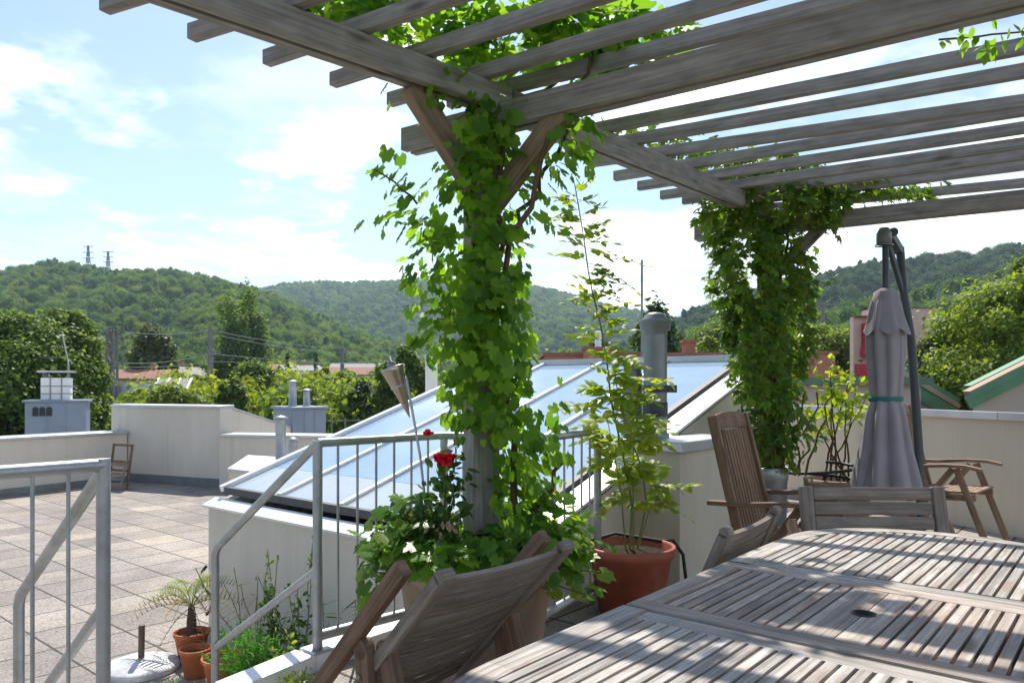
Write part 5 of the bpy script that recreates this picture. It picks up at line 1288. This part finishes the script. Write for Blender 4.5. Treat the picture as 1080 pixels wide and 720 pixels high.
def upole(label, u, d, vtop, w, lattice, arms):
    b = D(u, d, GROUND); zt_ = ZV(vtop, d); t = thing('utility_pole', label, 'pole', tuple(b), 0, 'utility poles in the valley')
    m = MB()
    if lattice:
        for i, j in ((-1, -1), (1, -1), (1, 1), (-1, 1)): m.bar(b + Vector((i * w / 2, j * w / 2, 0)), Vector((b.x + i * w / 2.4, b.y + j * w / 2.4, zt_)), .15, .15)
        n = 22
        for k in range(n):
            z0 = GROUND + (zt_ - GROUND) * k / n; z1 = GROUND + (zt_ - GROUND) * (k + 1) / n; s = 1 if k % 2 else -1
            m.bar(Vector((b.x - s * w / 2, b.y - w / 2, z0)), Vector((b.x + s * w / 2, b.y - w / 2, z1)), .10, .10); m.bar(Vector((b.x - s * w / 2, b.y + w / 2, z0)), Vector((b.x + s * w / 2, b.y + w / 2, z1)), .10, .10)
            m.bar(Vector((b.x - w / 2, b.y - s * w / 2, z0)), Vector((b.x - w / 2, b.y + s * w / 2, z1)), .10, .10)
    else: m.tube([b, Vector((b.x, b.y, zt_))], [w * .6, w * .45], 10)
    m.build('pole_shaft', M['pole'], t)
    for v_, l_ in arms:
        m = MB(); z_ = ZV(v_, d); m.bar(Vector((b.x - l_, b.y, z_)), Vector((b.x + l_, b.y, z_)), .12, .12)
        for s in (-1, 1): m.tube([Vector((b.x + s * l_ * .9, b.y, z_)), Vector((b.x + s * l_ * .9, b.y, z_ + .3))], .05, 6)
        m.build('crossarm', M['pole'], t)
upole('lattice utility pole left of the poplars, behind the tall parapet', 118, 58, 348, .62, True, [(349, 1.0), (382, 1.1)])
upole('pale concrete utility pole in front of the poplars', 222, 66, 347, .5, False, [(349, 1.1), (372, .9)])
upole('thin grey utility pole in the middle of the valley', 361, 110, 366, .6, False, [(368, 1.0)])
upole('grey utility pole between the vine-covered post and the red tower', 868, 62, 319, .3, False, [(321, 1.3)])
def wire(label, pts):
    m = MB(); Q = []
    for p, q in zip(pts[:-1], pts[1:]):
        for k in range(10): x = p.lerp(q, k / 10); Q.append(x - Z * (.35 * 4 * (k / 10) * (1 - k / 10)))
    Q.append(pts[-1]); m.tube(Q, .028, 4); tag(m.build('overhead_cable', M['wire']), label, 'cable', 'overhead cables between the utility poles')
wire('uppermost overhead cable strung over the utility poles at left', [D(-60, 52, ZV(347, 52)), D(118, 58, ZV(348, 58)), D(222, 66, ZV(348, 66)), D(361, 110, ZV(367, 110)), D(560, 170, ZV(366, 170))])
wire('second overhead cable, a little below the uppermost one', [D(222, 65.5, ZV(352, 65.5)), D(361, 109.5, ZV(372, 109.5)), D(520, 160, ZV(376, 160))])
wire('overhead cable at crossarm height between the two left poles', [D(-60, 51, ZV(384, 51)), D(118, 57.5, ZV(382, 57.5)), D(222, 65.5, ZV(373, 65.5)), D(420, 130, ZV(384, 130))])
wire('lowest overhead cable, just above the valley scrub', [D(95, 56, ZV(384, 56)), D(222, 65, ZV(381, 65)), D(400, 130, ZV(380, 130))])
def house(label, u, d, w, dep, vwall, vridge, ang, wall_, roof_, group='red-roofed houses in the valley', wins=3):
    vwall += 4; vridge += 3.5; b = D(u, d, GROUND); zw_ = ZV(vwall, d); zr_ = ZV(vridge, d); t = thing('house', label, 'house', tuple(b), R(ang), group)
    m = MB(); hw, hd = w / 2, dep / 2; H = zw_ - GROUND; Rr = zr_ - GROUND
    m.prism([(-hw, -hd), (hw, -hd), (hw, hd), (-hw, hd)], 0, H)
    m.add([(-hw, -hd, H), (-hw, hd, H), (-hw, 0, Rr - .15)], [(0, 1, 2)]); m.add([(hw, -hd, H), (hw, hd, H), (hw, 0, Rr - .15)], [(0, 1, 2)]); m.build('wall', wall_, t, local=True)
    m = MB(); e = .4; sl = (Rr - H) / hd
    for s in (-1, 1): m.slab([(-hw - e, s * (hd + e), H - e * sl + .1), (hw + e, s * (hd + e), H - e * sl + .1), (hw + e, 0, Rr + .1), (-hw - e, 0, Rr + .1)], .15)
    rf = m.build('roof', roof_, t, local=True)
    m = MB(); m.box((hw * .4, hd * .3, Rr - .8), .6, .6, 1.6); m.build('chimney', M['salmon'], rf, local=True)
    for k in range(wins):
        x = -hw + w * (k + .5) / wins; m = MB(); m.box((x, -hd - .02, H - 1.9), 1.0, .06, 1.2); m.build('window', M['window'], t, local=True)
house('small house with a pinkish red roof behind the lattice pole', 148, 84, 6, 6, 395, 387, 12, M['housewall'], M['rooftile'])
house('pale house with a grey gable right of the pinkish roof', 190, 92, 4.5, 6, 392, 384, 60, M['housewall'], M['greyroof'])
house('house with an orange-red roof below the poplars', 293, 130, 7, 8, 389, 381, -20, M['housewall'], M['rooftile'])
house('white-walled house between the two conifers', 316, 128, 6, 7, 387, 382, 30, M['white'], M['greyroof'])
house('long house with a broad red roof right of the middle pole', 383, 140, 15, 8, 391, 384, 6, M['pink'], M['rooftile'])
house('small white house with a grey roof above the long red roof', 372, 170, 9, 8, 385, 380, 10, M['white'], M['greyroof'])
house('half-hidden house with a red roof behind the metal torch', 405, 175, 8, 8, 386, 381, -8, M['housewall'], M['rooftile'])
# greenhouse-like striped roof
b = D(190, 60, GROUND); t = thing('striped_shed', 'low shed with a dark roof striped by white bars behind the tall parapet', 'shed', tuple(b), R(0))
zt_ = ZV(399, 60) - GROUND
m = MB(); m.prism([(-6.4, -1.6), (1.9, -1.6), (1.9, 1.6), (-6.4, 1.6)], 0, zt_ - 1.1); m.build('wall', M['housewall'], t, local=True)
m = MB(); m.slab([(-1.5, -1.9, zt_ - 1.25), (1.2, -1.9, zt_ - 1.25), (.2, 1.6, zt_), (-2.4, 1.6, zt_)], .1); m.build('roof', M['greyroof'], t, local=True)
for k in range(4):
    m = MB(); x = -1.5 + .9 * k; m.bar((x, -1.95, zt_ - 1.2), (x - .95, 1.6, zt_ + .05), .16, .08); m.build('roof_bar', M['white'], t, local=True)
m = MB(); m.box((-4.2, 0, zt_ - 1.098), 4.6, 3.0, .7); m.build('flat_roof', M['cap'], t, local=True)
# satellite dish
q = D(104, 48, ZV(400, 48)); t = thing('satellite_dish', 'pale satellite dish left of the lattice utility pole', 'satellite dish', tuple(q)); m = MB(); m.lathe([(.001, 0), (.2, .03), (.36, .11), (.37, .13)], 24, q, None, (.3, -.9, .35)); m.build('dish', M['white'], t); m = MB(); m.tube([q, Vector((q.x, q.y + .2, GROUND))], .05, 8); m.build('mast', M['zinc'], t)
# rods / antennas
m = MB(); m.tube([D(72, 33, ZV(383, 33)), D(66, 33, ZV(354, 33))], .035, 6); m.tube([D(38, 33, ZV(377, 33)), D(60, 33, ZV(377, 33))], .02, 5); m.tube([D(72, 33, ZV(383, 33)), D(72, 33, GROUND)], .05, 6); tag(m.build('antenna_rod', M['rod']), 'thin white antenna rod above the square white chimney', 'antenna')
m = MB(); m.tube([D(677, 22, GROUND), D(677, 22, ZV(274, 22))], .035, 8); tag(m.build('antenna_mast', M['zinc']), 'plain thin mast rising beside the tall zinc flue', 'antenna')
# neighbouring salmon roof building
def block(name, label, u0, u1, d, vtop, dep, mat, cat='building', cap=None, z0=GROUND):
    a = D(u0, d); b = D(u1, d); c = (a + b) / 2; t = thing(name, label, cat, (c.x, c.y + dep / 2, z0)); h = ZV(vtop, d) - z0
    m = MB(); m.box((0, 0, 0), (b - a).length, dep, h); m.build('wall', mat, t, local=True)
    if cap: m = MB(); m.box((0, 0, h + .002), (b - a).length + .15, dep + .15, .1); m.build('coping', cap, t, local=True)
    return t
block('salmon_parapet', 'long low salmon brick roof parapet showing above the skylight ridge', 575, 760, 24, 375, 5, M['salmon'], 'building', M['rooftile'])
block('brick_chimney', 'small salmon chimney stack above the skylight ridge, left of the creeper', 723, 733, 24.5, 361, .5, M['salmon'], 'chimney', M['rooftile'])
block('brick_chimney', 'wide salmon chimney base under the white pipe behind the potted climber', 616, 648, 23.5, 369, .5, M['salmon'], 'chimney', M['rooftile'])
p = D(631, 23.7, ZV(369, 23.7)); flue('vent_pipe', 'white-grey pipe standing on the wide salmon chimney base', p, .10, p.z + .1, ZV(350, 23.7), .14, 'flat', M['white'])
block('salmon_block', 'square salmon rooftop block right of the creeper-covered post', 846, 881, 27, 373, 3, M['salmon'], 'building', M['rooftile'])
p = D(853, 27.5, ZV(373, 27)); flue('vent_pipe', 'thin white pipe standing on the square salmon rooftop block', p, .05, p.z + .05, ZV(346, 27.5), .06, 'flat', M['white'])
# pink / red tower building
b = D(940, 52, GROUND); t = thing('pink_building', 'tall pale pink building with red balconies behind the parasol', 'building', tuple(b))
K = 52 / F
def tb(u0, u1, vt, y0, y1, mat, name, vb=None, prn=None):
    m = MB(); z0 = (ZV(vb, 52) - GROUND) if vb else 0; z1 = ZV(vt, 52) - GROUND
    m.prism([((u0 - 940) * K, y0), ((u1 - 940) * K, y0), ((u1 - 940) * K, y1), ((u0 - 940) * K, y1)], z0, z1); return m.build(name, mat, prn or t, local=True)
tb(897, 905, 335, -.45, .1, M['pink'], 'side_wing'); tb(905.1, 912, 335, -.4, .1, M['pink'], 'recess_wall'); tb(913, 935, 327, -1.0, .6, M['pink'], 'stair_tower'); tb(935.1, 992, 324, .7, 3, M['pink'], 'main_block')
tb(934, 993, 323, .6, 3.1, M['rooftile'], 'roof_edge', 324); tb(897, 912, 334, -.95, .15, M['rooftile'], 'roof_edge', 335)
tb(905.5, 912.8, 342, -1.1, -.47, M['red'], 'red_panel', 366); tb(904, 912.5, 367, -1.2, -.47, M['red'], 'balcony', 376); tb(898.5, 908, 384, -1.1, -.47, M['red'], 'balcony', 396)
for k, (u0, u1, va, vb) in enumerate(((945, 952, 338, 350), (962, 969, 338, 350), (978, 985, 338, 350), (945, 952, 362, 374), (962, 969, 362, 374), (978, 985, 362, 374))): pass
q = D(990, 56, ZV(324, 56)); m = MB(); m.tube([Vector((q.x, q.y, ZV(345, 56))), Vector((q.x, q.y, ZV(303, 56)))], .05, 6); m.bar(D(983, 56, ZV(313, 56)), D(1004, 56, ZV(313, 56)), .05, .05); m.bar(D(985, 56, ZV(316, 56)), D(998, 56, ZV(316, 56)), .04, .04); m.tube([Vector((q.x, q.y, ZV(345, 56))), Vector((q.x, q.y, GROUND))], .06, 6); tag(m.build('roof_antenna', M['zinc']), 'thin television antenna at the right corner of the pink building', 'antenna')
# green-roofed neighbours
def gable_house(label, u0, v0, ur, vr, u1, v1, d, dep, rows):
    """gable face towards us: left eave, ridge, right eave in picture columns/rows at distance d"""
    c = D((u0 + u1) / 2, d, GROUND); t = thing('green_roofed_house', label, 'house', tuple(c))
    a, r_, b = D(u0, d, ZV(v0, d)), D(ur, d, ZV(vr, d)), D(u1, d, ZV(v1, d)); bk = Vector((r_.x, d, 0)).normalized() * dep; f = bk.normalized() * -.16
    P = [Vector((a.x, d, GROUND)), a, r_, b, Vector((b.x, d, GROUND))]; n = 5
    m = MB(); m.add(P + [p + bk for p in P], [tuple(range(n)), tuple(range(n, 2 * n))[::-1]] + [(i, (i + 1) % n, n + (i + 1) % n, n + i) for i in range(n)]); m.build('wall', M['beige_house'], t)
    for p, q in ((a, r_), (b, r_)):
        dr = (q - p).normalized(); up = Vector((-dr.z, 0, dr.x)); up = up if up.z > 0 else -up; e = p - dr * .15
        m = MB(); m.slab([e + up * .12 + f, q + up * .12 + f, q + up * .12 + bk, e + up * .12 + bk], .10); rf = m.build('roof', M['green_metal'], t)
        m = MB(); m.bar(e - up * .07 + f * .9, q - up * .07 + f * .9, .05, .24, up); m.build('verge_board', M['green_metal'], rf)
        for k in range(rows):
            o = up * (.17 + .12 * k) + bk * (.12 + .12 * k); m = MB(); m.bar(e + o + dr * (.05 + .05 * k), q + o, .3, .12, up); m.build('stepped_board', M['tan'] if k % 2 == 0 else M['green_metal'], rf)
    return t
gable_house('beige gabled house with green metal verges at the right edge behind the terrace wall', 1026, 420, 1094, 386, 1150, 420, 17, 4, 2)
gable_house('low beige house with green verges sloping down to the right behind the parasol', 905, 426, 946, 399, 1003, 433, 18.5, 4, 2)
b_ = D(885, 18.2, GROUND); t = thing('green_eaved_annexe', 'low beige annexe with a dark green eave behind the bare-stemmed shrub', 'house', tuple(b_))
m = MB(); m.box((0, 0, 0), 2.6, 2.5, ZV(406, 18.2) - GROUND); m.build('wall', M['beige_house'], t, local=True)
m = MB(); m.box((0, -.05, ZV(406, 18.2) - GROUND + .003), 2.9, 2.9, .17); m.build('eave', M['green_dark'], t, local=True)
# ================================================================== LIGHT, SKY, AIR
SUN_EL, SUN_AZ = R(54), R(-6)
w = bpy.data.worlds.new('World'); scene.world = w; w.use_nodes = True; nt = w.node_tree; nt.nodes.clear()
out = nt.nodes.new('ShaderNodeOutputWorld'); bg = N(nt, 'Background'); bg.inputs['Strength'].default_value = 0.15
sky = N(nt, 'TexSky'); sky.sky_type = 'NISHITA'; sky.sun_disc = False; sky.sun_elevation = SUN_EL; sky.sun_rotation = SUN_AZ; sky.air_density = 1.0; sky.dust_density = 0.6; sky.ozone_density = 1.2; sky.altitude = 250
tc = N(nt, 'TexCoord'); sx = N(nt, 'SeparateXYZ'); nt.links.new(tc.outputs['Generated'], sx.inputs[0])
def math_(op, a, b=None):
    n = N(nt, 'Math', operation=op)
    for i, v in enumerate((a, b)):
        if v is None: continue
        if isinstance(v, (int, float)): n.inputs[i].default_value = v
        else: nt.links.new(v, n.inputs[i])
    return n.outputs[0]
zp = math_('ADD', math_('MAXIMUM', sx.outputs['Z'], 0.0), 0.16)
cx = N(nt, 'CombineXYZ'); nt.links.new(math_('SUBTRACT', math_('DIVIDE', sx.outputs['X'], zp), .206), cx.inputs[0]); nt.links.new(math_('SUBTRACT', math_('DIVIDE', sx.outputs['Y'], zp), .125), cx.inputs[1]); cx.inputs[2].default_value = 3.7
n1 = noise(nt, cx.outputs[0], 1.15, 9, .58); n2 = noise(nt, cx.outputs[0], .45, 3, .5)
# more cover towards the horizon and to the right
bias = math_('ADD', math_('MULTIPLY', n1, .62), math_('MULTIPLY', n2, .38))
hor = math_('MULTIPLY', math_('SUBTRACT', 0.40, sx.outputs['Z']), .42)
rgt = math_('MULTIPLY', math_('MAXIMUM', sx.outputs['X'], -0.35), .10)
cov = math_('ADD', math_('ADD', bias, hor), rgt)
cr_ = ramp(nt, [(0.515, (0, 0, 0)), (0.565, (.6,) * 3), (0.63, (1, 1, 1))]); nt.links.new(cov, cr_.inputs['Fac'])
shade = ramp(nt, [(0.43, (2.9, 3.25, 3.8)), (0.70, (11.2, 11.3, 11.5))]); shade.color_ramp.interpolation = 'EASE'
n3 = noise(nt, cx.outputs[0], 1.9, 6, .6); nt.links.new(n3, shade.inputs['Fac'])
hs = N(nt, 'HueSaturation'); hs.inputs['Saturation'].default_value = 1.0; hs.inputs['Value'].default_value = .53; nt.links.new(sky.outputs[0], hs.inputs['Color'])
skc = mixc(nt, hs.outputs[0], shade.outputs['Color'], cr_.outputs['Color'])
nt.links.new(skc, bg.inputs['Color']); nt.links.new(bg.outputs[0], out.inputs['Surface'])
sd = bpy.data.lights.new('sun', 'SUN'); sd.energy = 2.95; sd.angle = R(.55); sd.color = (1, .955, .88)
so = bpy.data.objects.new('sun', sd); COL.objects.link(so)
Sdir = Vector((math.sin(SUN_AZ) * math.cos(SUN_EL), math.cos(SUN_AZ) * math.cos(SUN_EL), math.sin(SUN_EL)))
so.rotation_euler = (-Sdir).to_track_quat('-Z', 'Y').to_euler(); so.location = (0, 20, 30)

cam = bpy.data.cameras.new('camera'); co = bpy.data.objects.new('camera', cam); COL.objects.link(co)
co.location = (0, 0, EYE); co.rotation_euler = (R(90), 0, 0)
cam.sensor_width = 36; cam.lens = F / 1080 * 36; cam.shift_y = (V0 - 360) / 1080; cam.clip_start = .05; cam.clip_end = 20000
scene.camera = co
vs_ = scene.view_settings; vs_.view_transform = 'Standard'; vs_.look = 'None'; vs_.exposure = 1.22; vs_.gamma = 1; vs_.use_curve_mapping = False
cy = scene.cycles; cy.max_bounces = 7; cy.diffuse_bounces = 3; cy.glossy_bounces = 3; cy.transmission_bounces = 4; cy.transparent_max_bounces = 8; cy.use_denoising = True
cy.sample_clamp_indirect = 8

hz_ = MB(); hz_.prism([(-4600, -4600), (4600, -4600), (4600, 4600), (-4600, 4600)], GROUND - 1.5, 340)
hm, hnt, hout = new_mat('thin_air'); pv = N(hnt, 'VolumePrincipled'); pv.inputs['Density'].default_value = 0.00019; pv.inputs['Color'].default_value = (.62, .82, 1, 1); pv.inputs['Anisotropy'].default_value = .3
hnt.links.new(pv.outputs[0], hout.inputs['Volume']); ho = hz_.build('haze', hm); ho['kind'] = 'stuff'; ho['label'] = 'thin bluish summer haze over the valley'
cy.volume_bounces = 0
